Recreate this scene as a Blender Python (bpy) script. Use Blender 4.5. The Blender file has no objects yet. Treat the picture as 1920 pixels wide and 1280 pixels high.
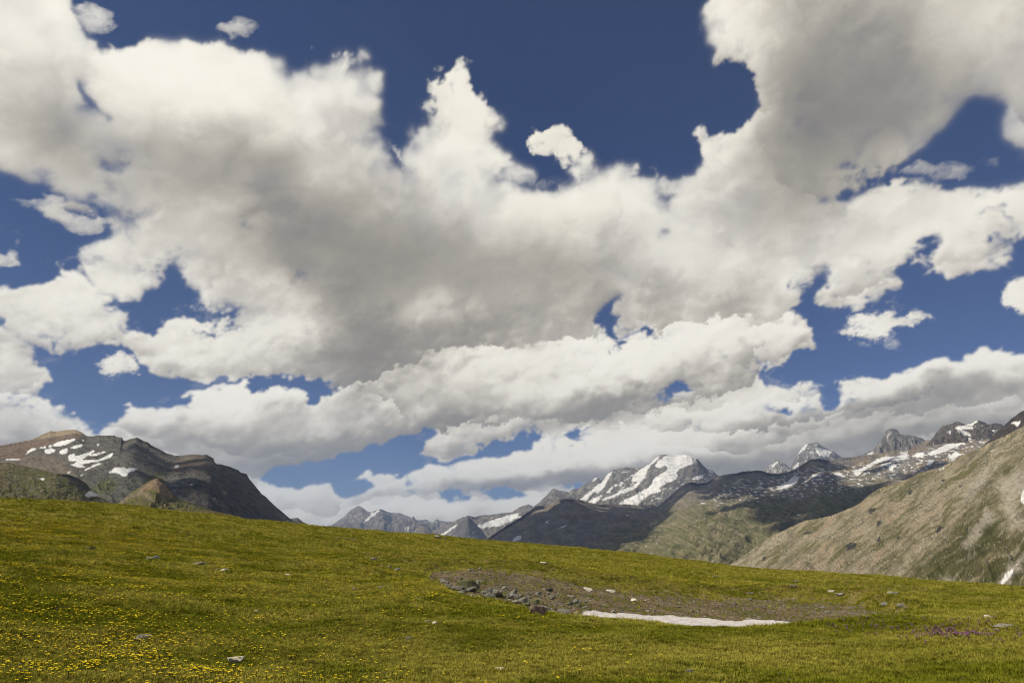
import bpy, math, random, time
import numpy as np
T0 = time.time()
DENOISE = True
SC = bpy.context.scene
# ================================================================ camera, sky, sun, exposure
cam_d = bpy.data.cameras.new("camera"); cam = bpy.data.objects.new("camera", cam_d); SC.collection.objects.link(cam)
cam_d.sensor_width = 36.0; cam_d.lens = 24.0; cam_d.clip_start = .05; cam_d.clip_end = 400000
cam.location = (0, 0, 0); cam.rotation_euler = (math.radians(90 + 16.5), 0, 0)
SC.camera = cam
SUN_EL, SUN_AZ = math.radians(47), math.radians(-118)        # azimuth from the view direction, to the left and a little behind
world = bpy.data.worlds.new("World"); SC.world = world; world.use_nodes = True
_n = world.node_tree.nodes; _l = world.node_tree.links
_bg = _n["Background"]; _st = _n.new("ShaderNodeTexSky"); _st.sky_type = 'NISHITA'; _st.sun_disc = False
_st.sun_elevation = SUN_EL; _st.sun_rotation = SUN_AZ; _st.altitude = 2800; _st.air_density = 1.0; _st.dust_density = 0.3; _st.ozone_density = 5.0
_tn = _n.new("ShaderNodeVectorMath"); _tn.operation = 'MULTIPLY'; _tn.inputs[1].default_value = (.83, .84, 1.02); _l.new(_st.outputs[0], _tn.inputs[0]); _l.new(_tn.outputs[0], _bg.inputs[0]); _bg.inputs[1].default_value = .060
sun_d = bpy.data.lights.new("sun", 'SUN'); sun_d.energy = 4.4; sun_d.angle = math.radians(.53); sun_d.color = (1, .92, .76)
sun = bpy.data.objects.new("sun", sun_d); SC.collection.objects.link(sun)
_sx, _sy, _sz = math.sin(SUN_AZ) * math.cos(SUN_EL), math.cos(SUN_AZ) * math.cos(SUN_EL), math.sin(SUN_EL)
from mathutils import Vector
SUN_DIR = Vector((_sx, _sy, _sz))
sun.rotation_euler = SUN_DIR.to_track_quat('Z', 'Y').to_euler(); sun.location = (-30, -10, 40)
SC.view_settings.view_transform = 'Standard'; SC.view_settings.look = 'None'; SC.view_settings.exposure = 0.0; SC.view_settings.gamma = 1.0
SC.render.engine = 'CYCLES'
SC.cycles.max_bounces = 6; SC.cycles.diffuse_bounces = 2; SC.cycles.glossy_bounces = 1; SC.cycles.transmission_bounces = 2
SC.cycles.volume_bounces = 0; SC.cycles.transparent_max_bounces = 16; SC.cycles.caustics_reflective = False; SC.cycles.caustics_refractive = False
SC.cycles.use_denoising = DENOISE; SC.cycles.filter_width = 1.15
SC.cycles.use_adaptive_sampling = True; SC.cycles.adaptive_threshold = .006

def tag(o, label=None, cat=None, group=None, kind=None):
    if label: o['label'] = label
    if cat: o['category'] = cat
    if group: o['group'] = group
    if kind: o['kind'] = kind
    return o
def new_mat(name):
    m = bpy.data.materials.new(name); m.use_nodes = True
    m.node_tree.nodes.clear(); return m, m.node_tree.nodes, m.node_tree.links
def mesh_obj(name, co, faces, mat, smooth=True, parent=None, link=True, fmat=None):
    """co (n,3), faces (m,4 or 3) numpy"""
    me = bpy.data.meshes.new(name); co = np.asarray(co, np.float32); faces = np.asarray(faces, np.int32)
    k = faces.shape[1]; me.vertices.add(len(co)); me.vertices.foreach_set('co', co.ravel())
    me.loops.add(faces.size); me.loops.foreach_set('vertex_index', faces.ravel())
    me.polygons.add(len(faces)); me.polygons.foreach_set('loop_start', np.arange(0, faces.size, k, dtype=np.int32))
    me.polygons.foreach_set('loop_total', np.full(len(faces), k, np.int32))
    if smooth: me.polygons.foreach_set('use_smooth', np.ones(len(faces), bool))
    for mm in (mat if isinstance(mat, (list, tuple)) else [mat]): me.materials.append(mm)
    if fmat is not None: me.polygons.foreach_set('material_index', np.asarray(fmat, np.int32))
    me.update(calc_edges=True)
    o = bpy.data.objects.new(name, me)
    if link: SC.collection.objects.link(o)
    if parent: o.parent = parent
    return o
def grid_faces(nr, nc):
    i = np.arange(nr - 1)[:, None] * nc + np.arange(nc - 1)[None, :]
    return np.stack([i, i + 1, i + nc + 1, i + nc], -1).reshape(-1, 4)
def set_col(o, name, rgb):
    a = o.data.attributes.new(name, 'FLOAT_COLOR', 'POINT'); n = len(o.data.vertices)
    buf = np.ones((n, 4), np.float32); buf[:, :3] = np.asarray(rgb).reshape(n, -1); a.data.foreach_set('color', buf.ravel())
def set_val(o, name, v):
    a = o.data.attributes.new(name, 'FLOAT', 'POINT'); a.data.foreach_set('value', np.asarray(v, np.float32).ravel())
import math, random
import numpy as np
# ---------------------------------------------------------------- view geometry (metres, radians)
F_PX, CX, CY = 1280.0, 960.0, 640.0          # 24 mm lens on a 36 mm frame, photo is 1920 x 1280
PITCH = math.radians(16.5)
EYE = np.array([0.0, 0.0, 0.0])              # the eye is the origin; ground lies about 1.6 m below

def ray(px, py):
    """direction (x right, y forward, z up) of photo point (px,py), not normalised"""
    px = np.asarray(px, float); py = np.asarray(py, float)
    a = (px - CX) / F_PX; b = (CY - py) / F_PX
    c, s = math.cos(PITCH), math.sin(PITCH)
    return np.stack([a, c - b * s, s + b * c], -1)
def azel(px, py):
    d = ray(px, py)
    return np.arctan2(d[..., 0], d[..., 1]), np.arctan2(d[..., 2], np.hypot(d[..., 0], d[..., 1]))
def project(x, y, z):
    c, s = math.cos(PITCH), math.sin(PITCH)
    f = y * c + z * s; u = -y * s + z * c
    f = np.where(f < 1e-3, 1e-3, f)
    return CX + F_PX * x / f, CY - F_PX * u / f

# ---------------------------------------------------------------- noise
_rng = np.random.RandomState(7)
_TAB = _rng.randint(0, 1 << 24, (1024, 1024)).astype(np.int32)
_TF = _TAB.ravel()
def _hash(ix, iy, seed):
    return _TF[(((ix + seed * 131) & 1023) << 10) | ((iy + seed * 577) & 1023)]
_T = np.arange(256) / 256 * 2 * math.pi
_GX, _GY = np.cos(_T).astype(np.float32), np.sin(_T).astype(np.float32)
def perlin(x, y, seed=0):
    x = np.asarray(x, float); y = np.asarray(y, float)
    fx = np.floor(x); fy = np.floor(y); ix = fx.astype(np.int32); iy = fy.astype(np.int32)
    fx = (x - fx).astype(np.float32); fy = (y - fy).astype(np.float32)
    u = fx * fx * fx * (fx * (fx * 6 - 15) + 10); v = fy * fy * fy * (fy * (fy * 6 - 15) + 10)
    x0 = ((ix + seed * 131) & 1023) << 10; x1 = ((ix + 1 + seed * 131) & 1023) << 10
    y0 = (iy + seed * 577) & 1023; y1 = (iy + 1 + seed * 577) & 1023
    def g(X, Y, i, j):
        h = _TF[X | Y] & 255
        return _GX[h] * (fx - i) + _GY[h] * (fy - j)
    a = g(x0, y0, 0, 0); b = g(x1, y0, 1, 0); c = g(x0, y1, 0, 1); d = g(x1, y1, 1, 1)
    return ((a + (b - a) * u) * (1 - v) + (c + (d - c) * u) * v) * 1.5
def fbm(x, y, o=5, seed=0, gain=.5, lac=2.03):
    s = 0; a = 1; n = 0
    for k in range(o):
        s = s + a * perlin(x, y, seed + k * 17); n += a
        x = x * lac + 3.1; y = y * lac - 1.7; a *= gain
    return s / n
def billow(x, y, o=5, seed=0, gain=.5, lac=2.1):       # round lobes parted by creases
    s = 0; a = 1; n = 0
    for k in range(o):
        s = s + a * (1 - 2 * np.abs(perlin(x, y, seed + k * 13))); n += a      # ridged (creases up)
        x = x * lac + 5.3; y = y * lac + 2.9; a *= gain
    return -s / n                                       # negative: lobes up, creases down
def ridged(x, y, o=5, seed=0, gain=.5, lac=2.1):
    return -billow(x, y, o, seed, gain, lac)
def puffs(x, y, o=2, seed=0, gain=.5, lac=2.3):       # round heads: the tops of overlapping spheres
    tot = 0; a = 1; n = 0
    for k in range(o):
        ix = np.floor(x).astype(np.int32); iy = np.floor(y).astype(np.int32); h = np.full(np.shape(x), 0.)
        for j in (-1, 0, 1):
            for i in (-1, 0, 1):
                q = _hash(ix + i, iy + j, seed + 31 * k)
                cx = ix + i + (q & 255) / 255.; cy = iy + j + ((q >> 8) & 255) / 255.; r = .62 + .55 * ((q >> 16) & 255) / 255.
                h = np.maximum(h, r * np.sqrt(np.maximum(0, 1 - ((x - cx) ** 2 + (y - cy) ** 2) / r ** 2)))
        tot = tot + a * h; n += a; x = x * lac + 4.7; y = y * lac + 1.3; a *= gain
    return tot / n
def sstep(a, b, x):
    t = np.clip((x - a) / (b - a), 0, 1); return t * t * (3 - 2 * t)
def mix(a, b, t): return a + (b - a) * t

# ---------------------------------------------------------------- outlines -> soft masks
MARG = 240; STEP = 2
_gx = np.arange(-MARG, 1920 + MARG, STEP) + STEP / 2
_gy = np.arange(-MARG, 1280 + MARG, STEP) + STEP / 2
def inpoly(X, Y, poly):
    p = np.asarray(poly, float); ins = np.zeros(X.shape, bool)
    for (x1, y1), (x2, y2) in zip(p, np.roll(p, -1, 0)):
        if y1 == y2: continue
        c = ((y1 > Y) != (y2 > Y)) & (X < (x2 - x1) * (Y - y1) / (y2 - y1) + x1)
        ins ^= c
    return ins
def raster(polys):
    m = np.zeros((len(_gy), len(_gx)), np.float32)
    for p in polys:
        a = np.asarray(p, float)
        i0 = np.searchsorted(_gx, a[:, 0].min() - 2); i1 = np.searchsorted(_gx, a[:, 0].max() + 2)
        j0 = np.searchsorted(_gy, a[:, 1].min() - 2); j1 = np.searchsorted(_gy, a[:, 1].max() + 2)
        if i1 <= i0 or j1 <= j0: continue
        X, Y = np.meshgrid(_gx[i0:i1], _gy[j0:j1])
        m[j0:j1, i0:i1] = np.maximum(m[j0:j1, i0:i1], inpoly(X, Y, a))
    return m
def blur(m, s):
    s = s / STEP
    if s < .4: return m
    n = int(3 * s) + 1; k = np.exp(-.5 * (np.arange(-n, n + 1) / s) ** 2); k /= k.sum()
    for ax in (0, 1):
        L = m.shape[ax]; N = L + 2 * n
        pad = np.pad(m, [(n, n) if a == ax else (0, 0) for a in (0, 1)], mode='edge')
        P = 1 << (N + 2 * n).bit_length()
        K = np.fft.rfft(k, P); sh = [1, 1]; sh[ax] = -1
        r = np.fft.irfft(np.fft.rfft(pad, P, axis=ax) * K.reshape(sh), P, axis=ax)
        m = np.take(r, np.arange(2 * n, 2 * n + L), axis=ax)
    return m
def sample(m, px, py):
    x = np.clip((px + MARG) / STEP - .5, 0, m.shape[1] - 1.001); y = np.clip((py + MARG) / STEP - .5, 0, m.shape[0] - 1.001)
    i = x.astype(int); j = y.astype(int); fx = x - i; fy = y - j
    return (m[j, i] * (1 - fx) + m[j, i + 1] * fx) * (1 - fy) + (m[j + 1, i] * (1 - fx) + m[j + 1, i + 1] * fx) * fy
# ---------------------------------------------------------------- the clouds, as traced gaps and banks in the sky
GAPS = [
 # big dark gap at the top
 [(118,-240),(120,5),(148,55),(168,84),(205,106),(222,84),(275,76),(325,68),(390,84),(450,92),(525,104),(565,122),(607,132),(617,114),(670,92),(692,120),(716,150),(708,200),(722,255),(722,280),(750,318),(772,280),(806,250),(798,175),(825,132),(848,123),(896,142),(908,180),(938,210),(948,282),(962,300),(1010,338),(1036,318),(1075,312),(1120,298),(1185,295),(1225,320),(1260,342),(1282,334),(1328,300),(1310,250),(1326,230),(1380,220),(1408,198),(1404,152),(1370,130),(1336,140),(1344,90),(1318,30),(1322,-10),(1300,-240)],
 [(-240,300),(0,308),(30,322),(65,348),(120,372),(182,388),(205,440),(163,464),(148,476),(168,508),(196,545),(225,562),(266,552),(300,522),(312,486),(342,512),(364,540),(372,568),(402,590),(382,604),(330,600),(300,614),(248,612),(224,628),(245,592),(206,574),(188,540),(135,503),(100,518),(66,538),(40,545),(0,548),(-240,560)],
 [(-240,585),(0,590),(18,622),(60,652),(108,662),(150,654),(206,640),(225,632),(262,672),(305,700),(392,714),(525,702),(578,716),(632,734),(602,748),(582,764),(574,735),(540,715),(502,726),(472,744),(464,720),(392,724),(350,750),(330,774),(280,764),(242,766),(220,788),(190,803),(178,815),(170,798),(145,766),(100,752),(62,738),(98,710),(86,686),(50,650),(0,612),(-240,610)],
 [(480,905),(505,880),(560,868),(620,858),(688,838),(735,824),(800,806),(825,812),(790,838),(784,854),(830,862),(880,856),(930,832),(975,818),(1012,806),(1018,822),(985,842),(940,856),(900,862),(860,868),(805,872),(780,878),(752,890),(732,890),(715,884),(702,890),(688,880),(660,896),(650,910),(630,912),(616,904),(586,908),(545,916),(500,910)],
 [(622,912),(650,905),(684,900),(700,912),(668,932),(640,934)],
 [(822,930),(850,924),(884,924),(880,938),(845,942)],[(898,922),(940,918),(985,920),(975,932),(930,936)],[(1055,910),(1100,904),(1090,916)],
 [(1162,537),(1148,545),(1136,560),(1120,580),(1112,600),(1116,625),(1124,642),(1148,664),(1178,640),(1222,632),(1228,618),(1196,626),(1160,646),(1146,625),(1144,600),(1148,572),(1160,552)],
 [(1425,706),(1450,690),(1482,662),(1515,655),(1536,640),(1512,627),(1522,600),(1492,584),(1515,570),(1545,580),(1575,574),(1612,576),(1650,552),(1678,536),(1668,510),(1710,485),(1768,440),(1760,475),(1738,508),(1770,520),(1822,510),(1870,496),(1908,482),(1930,440),(2160,400),(2160,640),(1925,662),(1840,657),(1805,672),(1760,672),(1700,697),(1672,706),(1625,710),(1580,712),(1545,722),(1500,716),(1440,726)],
 [(1545,725),(1572,718),(1578,750),(1562,770),(1545,762)],[(1248,738),(1270,724),(1296,722),(1292,736)],[(1465,772),(1490,762),(1482,778)],[(1272,804),(1290,796),(1300,804)],[(1060,822),(1095,808),(1090,820)],
 [(1875,185),(1892,205),(1880,250),(1930,272),(2160,280),(2160,360),(1925,352),(1862,362),(1822,344),(1772,340),(1735,322),(1700,340),(1672,348),(1625,364),(1575,388),(1572,372),(1640,330),(1668,302),(1740,280),(1762,240),(1810,202)],
 [(1528,502),(1560,500),(1566,520),(1535,548),(1525,570),(1545,580),(1485,578),(1500,560),(1522,540)],
 [(196,284),(240,280),(256,300),(225,318),(200,304)],[(150,160),(162,162),(182,185),(206,212),(200,218),(172,192)],[(1236,432),(1244,432),(1240,446)],
]
EXTRA = [  # small clouds standing in the gaps: outline, strength (below 1: wispy)
 ([(992,268),(1008,242),(1024,226),(1036,210),(1056,222),(1068,242),(1090,250),(1104,270),(1112,300),(1085,312),(1050,306),(1015,294)],.92),
 ([(176,684),(190,664),(222,656),(252,670),(260,692),(232,703),(192,700)],1.0),
 ([(1558,612),(1600,588),(1660,575),(1684,584),(1720,572),(1758,588),(1726,604),(1690,606),(1664,634),(1636,642),(1602,628)],.95),
 ([(1868,545),(1890,532),(1930,520),(1990,540),(1960,580),(1885,576)],1.0),
 ([(2,372),(50,378),(96,362),(150,384),(192,402),(198,428),(150,438),(112,412),(60,396)],.62),
 ([(128,16),(180,6),(212,30),(214,58),(180,82),(150,62)],.55),
 ([(425,50),(460,38),(496,50),(470,66),(440,84)],.44),
 ([(-40,475),(20,478),(44,500),(20,512),(-40,510)],.6),
 ([(735,265),(768,285),(752,312),(738,300)],.6),
 ([(560,124),(585,104),(600,124)],.6),
 ([(1675,330),(1720,300),(1790,292),(1840,300),(1800,325),(1740,335)],.5),
 ([(1810,290),(1860,280),(1870,310),(1830,318)],.45),
 ([(1605,642),(1640,636),(1700,620),(1690,650),(1620,655)],.42),
 ([(1440,712),(1475,706),(1495,712),(1470,722)],.5),
 ([(260,748),(300,744),(338,752),(300,760)],.45),
]
# cloud banks from far to near: outline of the bank, seed, billow strength
TOP = -240
BANKS = [
 dict(poly=None, seed=11, relief=.9, edge=.5),                                                   # low far bank, everywhere behind
 dict(poly=[(-300,1400),(-260,960),(200,900),(440,925),(480,918),(540,914),(585,904),(640,905),(690,876),(712,884),(760,888),(800,868),(850,864),(905,860),(960,848),(1030,822),(1110,806),(1200,800),(1280,792),(1390,800),(1480,770),(1560,772),(1640,712),(1700,690),(1800,664),(1860,658),(1920,664),(2160,660),(2160,900),(1900,850),(1700,860),(1500,880),(1380,900),(1230,905),(1100,902),(980,912),(880,918),(780,925),(700,915),(640,932),(600,1200),(300,1300)], seed=23, relief=1.0, edge=.45),
 dict(poly=[(-300,1400),(-300,1000),(300,965),(560,955),(600,972),(630,965),(650,948),(690,940),(720,948),(760,930),(800,940),(840,934),(880,926),(920,938),(960,930),(1000,924),(1040,930),(1150,935),(1300,930),(2200,900),(2200,1400)], seed=29, relief=1.0, edge=.35),
 dict(poly=[(640,960),(650,925),(672,905),(700,900),(730,906),(770,896),(800,900),(850,888),(900,892),(960,880),(1040,868),(1120,850),(1200,838),(1300,842),(1400,850),(1480,826),(1560,800),(1640,780),(1740,775),(1800,760),(1900,756),(2160,740),(2160,840),(1900,810),(1700,820),(1500,860),(1400,885),(1200,898),(1100,906),(980,916),(860,922),(760,930),(700,935)], seed=31, relief=1.1, edge=.4),
 dict(poly=[(1180,800),(1220,780),(1290,770),(1340,776),(1400,752),(1450,745),(1520,752),(1580,738),(1620,722),(1680,712),(1720,716),(1760,730),(1720,752),(1640,770),(1560,780),(1480,800),(1380,812),(1280,812)], seed=33, relief=1.1, edge=.4),
 dict(poly=[(-240,736),(0,738),(100,754),(150,772),(180,806),(200,800),(240,766),(330,772),(350,750),(392,724),(465,716),(500,724),(545,716),(580,738),(600,745),(650,725),(700,700),(780,660),(860,650),(930,640),(1000,610),(1080,640),(1150,660),(1230,615),(1330,600),(1420,620),(1500,600),(1540,640),(1440,690),(1420,720),(1330,745),(1230,770),(1120,790),(1000,800),(930,815),(850,800),(780,828),(700,846),(620,858),(560,880),(480,900),(400,880),(330,850),(200,830),(-240,860)], seed=37, relief=1.0, edge=.45),
 dict(poly=[(200,800),(240,772),(330,776),(352,752),(400,748),(450,760),(500,745),(540,722),(575,738),(585,765),(600,752),(640,735),(700,735),(740,752),(760,790),(740,820),(660,838),(560,850),(470,856),(400,842),(300,830)], seed=41, relief=1.1, edge=.4),
 dict(poly=[(780,838),(800,815),(850,806),(900,790),(950,796),(990,786),(1010,800),(960,826),(900,850),(830,858),(790,852)], seed=43, relief=1.1, edge=.4),
 dict(poly=[(1110,720),(1150,668),(1200,650),(1240,614),(1290,600),(1340,604),(1400,610),(1440,640),(1420,690),(1350,720),(1280,735),(1200,760),(1130,770),(1090,750)], seed=47, relief=1.0, edge=.5),
 dict(poly=[(-240,-240),(2160,-240),(2160,500),(1920,470),(1740,520),(1660,540),(1560,585),(1480,590),(1400,600),(1300,600),(1230,620),(1150,650),(1090,640),(1000,655),(900,655),(840,660),(760,690),(700,715),(640,735),(560,722),(470,720),(380,716),(300,700),(230,640),(120,660),(60,735),(-240,735)], seed=53, relief=.75, edge=.8, over=1),
 dict(poly=[(1318,-240),(2160,-240),(2160,300),(1960,260),(1880,190),(1800,215),(1740,290),(1660,310),(1560,380),(1480,370),(1420,260),(1400,140),(1330,100)], seed=71, relief=.35, edge=.9, over=1),
]
# broad light and shade of the banks as photographed: (x, y, rx, ry, rot_deg, amount) ; amount is in display brightness
TONE = [
 (100,40,110,70,0,.10),(330,140,170,60,10,.10),(640,180,60,80,0,.10),(60,250,90,120,0,-.07),(180,330,110,60,20,-.12),(480,300,150,50,10,-.15),(300,360,90,50,0,-.04),
 (260,490,80,60,0,.05),(870,190,50,50,0,.05),(1050,255,50,40,0,-.04),(800,330,80,50,0,.08),(1130,350,110,60,0,.10),(880,330,60,60,0,.08),(600,430,140,80,0,-.14),(700,500,150,80,0,-.16),
 (900,500,120,50,0,-.10),(1060,540,130,50,-10,-.14),(580,590,60,45,0,.12),(540,640,80,40,0,.02),(720,620,110,55,-15,-.22),(860,620,120,40,-10,-.12),(640,690,100,35,10,-.20),(800,575,60,30,0,.08),
 (440,640,110,35,5,.06),(420,700,120,18,0,-.06),(420,740,60,25,0,.16),(545,735,35,18,0,.14),(540,765,50,20,0,-.12),(330,800,70,30,0,.03),(430,820,90,25,0,-.16),(690,750,40,25,0,-.16),(740,730,60,30,0,.04),
 (870,785,110,30,-12,-.22),(600,850,120,25,-8,-.15),(520,870,60,20,0,-.14),(960,745,40,20,0,.08),(1010,690,110,40,-10,.10),(1180,740,90,35,-15,-.15),(1240,650,70,35,-15,.14),(1330,630,60,30,0,.12),(1120,700,60,30,0,.05),
 (1400,680,90,30,-20,-.04),(1300,560,150,35,-18,-.11),(1380,440,60,60,0,-.03),(1260,400,50,40,0,.10),(1240,480,40,40,0,.08),(1400,60,50,80,0,.08),(1600,120,150,130,0,-.24),(1560,280,150,80,-20,-.20),(1440,370,80,60,0,-.06),
 (1740,180,70,60,0,-.05),(1860,50,60,70,0,.06),(1900,220,50,40,0,-.08),(1380,270,50,40,0,.08),(1600,440,120,60,-30,.04),(1560,430,40,20,-30,.05),(1480,520,80,40,-20,.05),(1800,400,100,40,-30,.04),(1640,560,60,30,0,-.02),
 (1640,608,40,18,0,.12),(1890,550,40,25,0,.08),(1780,690,130,22,-8,.12),(1720,740,130,25,-10,-.10),(1860,770,120,35,-5,-.20),(1600,800,200,40,-15,-.16),(1500,760,90,25,-15,.03),(1360,740,90,25,-10,.06),(1190,840,120,25,-8,.16),
 (1020,850,90,22,-8,.12),(860,890,110,18,-5,.08),(1100,890,160,14,-6,-.12),(950,902,120,12,-4,-.14),(1280,875,150,22,-6,-.12),(1440,830,100,25,-10,-.08),(700,900,60,18,0,.05),(560,935,70,20,0,.05),(600,960,80,18,0,-.10),(830,950,120,14,0,.06),
 (60,790,90,30,0,.0),(120,570,70,40,0,.08),(100,640,60,20,0,-.03),(20,690,50,30,0,.04),(215,680,35,15,0,.06),(1480,250,50,90,0,-.03),
 (300,90,60,40,0,.05),(430,190,120,45,5,.06),(375,118,40,16,10,-.05),(110,215,40,60,0,-.05),(425,300,90,30,5,-.07),(375,350,60,30,0,-.08),(600,320,50,40,0,.08),(310,400,80,28,0,.05),(575,430,120,36,0,-.09),(550,500,80,28,0,-.07),
 (850,562,100,26,-5,.06),(675,575,50,45,0,-.09),(750,375,80,50,0,.06),(1010,378,70,40,0,.07),(1110,505,90,30,-5,-.06),(1510,225,50,40,0,-.05),(1610,250,80,50,-20,-.06),(1360,490,60,24,-15,.05),(1460,500,50,24,-20,.04),(1680,470,70,20,-25,.05),(1290,470,30,30,0,-.04),
 (60,60,50,40,0,.04),(250,120,40,26,0,.04),(520,150,50,22,10,.03),(930,300,40,24,0,.04),(990,440,60,24,0,.03),(200,540,40,24,0,.04),(480,590,60,20,8,-.05),(700,660,80,16,-10,-.06),(1150,430,50,24,0,-.03),(1420,620,50,16,-15,-.05),(1180,690,30,14,0,.05),(950,670,60,14,-5,.06),(820,700,70,16,-8,.04),(760,730,50,12,-10,-.05),(900,735,60,14,-10,-.06),(1060,740,40,16,-15,.05),(1100,775,50,14,-10,-.07),(1320,690,60,12,-15,-.05),(1560,770,60,12,-10,.06),(1660,745,60,10,-10,.05),(1780,720,60,12,-8,-.06),(1880,700,50,12,0,.05)
]
# where the cloud is thin and torn: (x, y, rx, ry, amount)
THIN = [(1640,520,90,22,.36),(1530,560,60,28,.42),(1700,330,110,18,.45),(1590,380,50,12,.4),(1440,690,90,18,.45),(1560,735,60,26,.45),(1850,440,70,50,.34),(1880,330,70,50,.45),(1750,485,60,22,.36),
 (310,500,40,26,.35),(235,298,18,8,.2),(175,185,20,24,.4),(110,400,110,40,.4),(385,600,50,24,.5),(290,605,90,16,.4),(560,716,90,12,.5),(640,735,50,14,.5),(745,300,40,40,.5),(715,220,26,60,.45),(945,250,26,50,.5),(1010,330,60,20,.5),(1120,300,50,26,.3),
 (1252,350,12,26,.35),(1130,600,20,40,.4),(1180,630,60,18,.4),(1360,170,30,90,.35),(1500,260,30,70,.25),(600,120,50,16,.5),(820,180,30,60,.28),(60,490,90,30,.4),(60,650,70,24,.4),(150,770,60,24,.5),(30,760,80,30,.35),
 (1260,735,40,14,.6),(1480,770,40,12,.6),(1080,815,50,12,.5),(960,838,80,12,.4),(700,900,80,10,.4),(900,925,120,8,.5),(1080,910,50,8,.5),(620,900,60,10,.35),(1290,800,40,8,.6),(270,750,60,20,.3),(1650,620,90,30,.25),(1900,560,40,20,.3),(560,505,10,10,.5),(450,410,14,12,.4),(1240,440,8,12,.7)]
def sky_eval(AZ, EL):
    d = np.stack([np.sin(AZ) * np.cos(EL), np.cos(AZ) * np.cos(EL), np.sin(EL)], -1)
    px, py = project(d[..., 0], d[..., 1], d[..., 2])
    px = np.clip(px, -3000, 5000); py = np.clip(py, -3000, 3000)
    # features shrink towards the horizon: two scales of every noise, blended by height
    tl = math.radians(10); U = AZ * math.cos(tl) + EL * math.sin(tl); V = (-AZ * math.sin(tl) + EL * math.cos(tl)) * 1.35
    w_lo = sstep(.50, .10, EL)
    nrm = np.sqrt(w_lo ** 2 + (1 - w_lo) ** 2)
    def N(fn, f, o, seed, gain=.5, du=0):
        u, v = (U + WU * du, V + WV * du) if du else (U, V)
        return (fn(u * f * 4.6, v * f * 4.6, o, seed, gain) * w_lo + fn(u * f * 1.7 + 3, v * f * 1.7, o, seed + 1, gain) * (1 - w_lo)) / nrm
    inside = sstep(-200, -60, px) * sstep(2120, 1980, px) * sstep(-200, -60, py)
    k = np.clip((EL + .06) / .5, .18, 1.2)                        # size of things on screen
    w1x = N(fbm, 2.2, 4, 101); w1y = N(fbm, 2.2, 4, 131)
    w2x = N(fbm, 7.5, 6, 151, .54); w2y = N(fbm, 7.5, 6, 171, .54)
    WU = w2x * k * .9; WV = w2y * k * .9
    wx = px + k * (18 * w1x + 44 * w2x); wy = py + k * (18 * w1y + 44 * w2y)
    gap = raster(GAPS); g1 = blur(gap, 4); g2 = blur(gap, 18); g3 = blur(gap, 50)
    Hs = sample(g3, px, py)
    lw = sstep(.42, .12, EL); g4 = blur(gap, 8)
    H = (.45 + .2 * lw) * sample(g1, wx, wy) + (.35 * (1 - lw)) * sample(g2, wx, wy) + .35 * lw * sample(g4, wx, wy) + .2 * (1 - lw) * sample(g3, wx, wy)
    H = H * (1 + .25 * lw)
    out_h = sstep(.0, .35, fbm(U * 3 + 9, V * 3, 4, 211)) * .9
    H = mix(out_h, H, inside)
    tone = np.zeros(px.shape)
    tx = px + k * 70 * w1x + k * 30 * w2x; ty = py + k * 60 * w1y + k * 30 * w2y
    for (x, y, rx, ry, rot, a) in TONE:
        c, s = math.cos(math.radians(rot)), math.sin(math.radians(rot))
        X = (tx - x) * c + (ty - y) * s; Y = -(tx - x) * s + (ty - y) * c
        tone += (a * .86 if a < 0 else a * 1.1) * np.exp(-.5 * ((X / rx) ** 2 + (Y / ry) ** 2))
    gax = np.gradient(AZ, axis=1); gay = np.gradient(EL, axis=0)
    def lit(h):                                                    # slope of a height field towards the light, upper left
        fy, fx = np.gradient(h)
        return (fx / gax * .55 - fy / gay * .83) * k * .075
    low = sstep(.45, .12, EL)                                      # far banks show crisp heads, the deck overhead is smooth
    # coverage
    bl = N(billow, 5, 5, 5, .5); fn = N(fbm, 8, 7, 15, .56, du=.14)
    wsp = sstep(-.35, .25, N(fbm, 3, 3, 9))                        # where edges fray
    nz_ = mix(.16, .30, wsp) * (.5 * (bl + .38) + 1.6 * fn) * mix(.45, 1, np.maximum(1 - inside, sstep(.0, .10, np.maximum(Hs, H))))
    thn = np.zeros(px.shape)
    for (x, y, rx, ry, a) in THIN: thn = np.maximum(thn, a * np.exp(-.5 * (((wx - x) / rx) ** 2 + ((wy - y) / ry) ** 2)))
    nz_ = nz_ + mix(.0, 1.5, sstep(0, .3, thn)) * (.62 * N(fbm, 6, 6, 25, .58, du=.12) + .3 * fn)
    dd = 1 - H - .74 * thn * inside + nz_
    pfe = N(puffs, 7, 3, 77, .5, du=.1) - .6
    ddd = dd + .24 * pfe * mix(.8, 1.2, low) - .34
    hard = mix(mix(5., 2.1, wsp), 7.5, low * (1 - .6 * wsp))
    A = 1 - np.exp(-(np.maximum(ddd + .03, 0) * hard) ** 1.5)
    A = mix(blur(A, 1.5 * SKY_N / 1150), blur(A, 6. * SKY_N / 1150), sstep(.25, .6, EL) * wsp * .8)
    soft_ = 1 - (.3 * sample(g2, wx, wy) + .7 * sample(g3, wx, wy)) + .75 * N(fbm, 5, 6, 35, .58)      # veils of thin cloud along the frayed edges
    A = np.maximum(A, inside * .42 * sstep(.62, 1.25, soft_ + .5 * fn) * wsp * sstep(.10, .30, Hs))
    L = np.zeros(px.shape)
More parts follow.
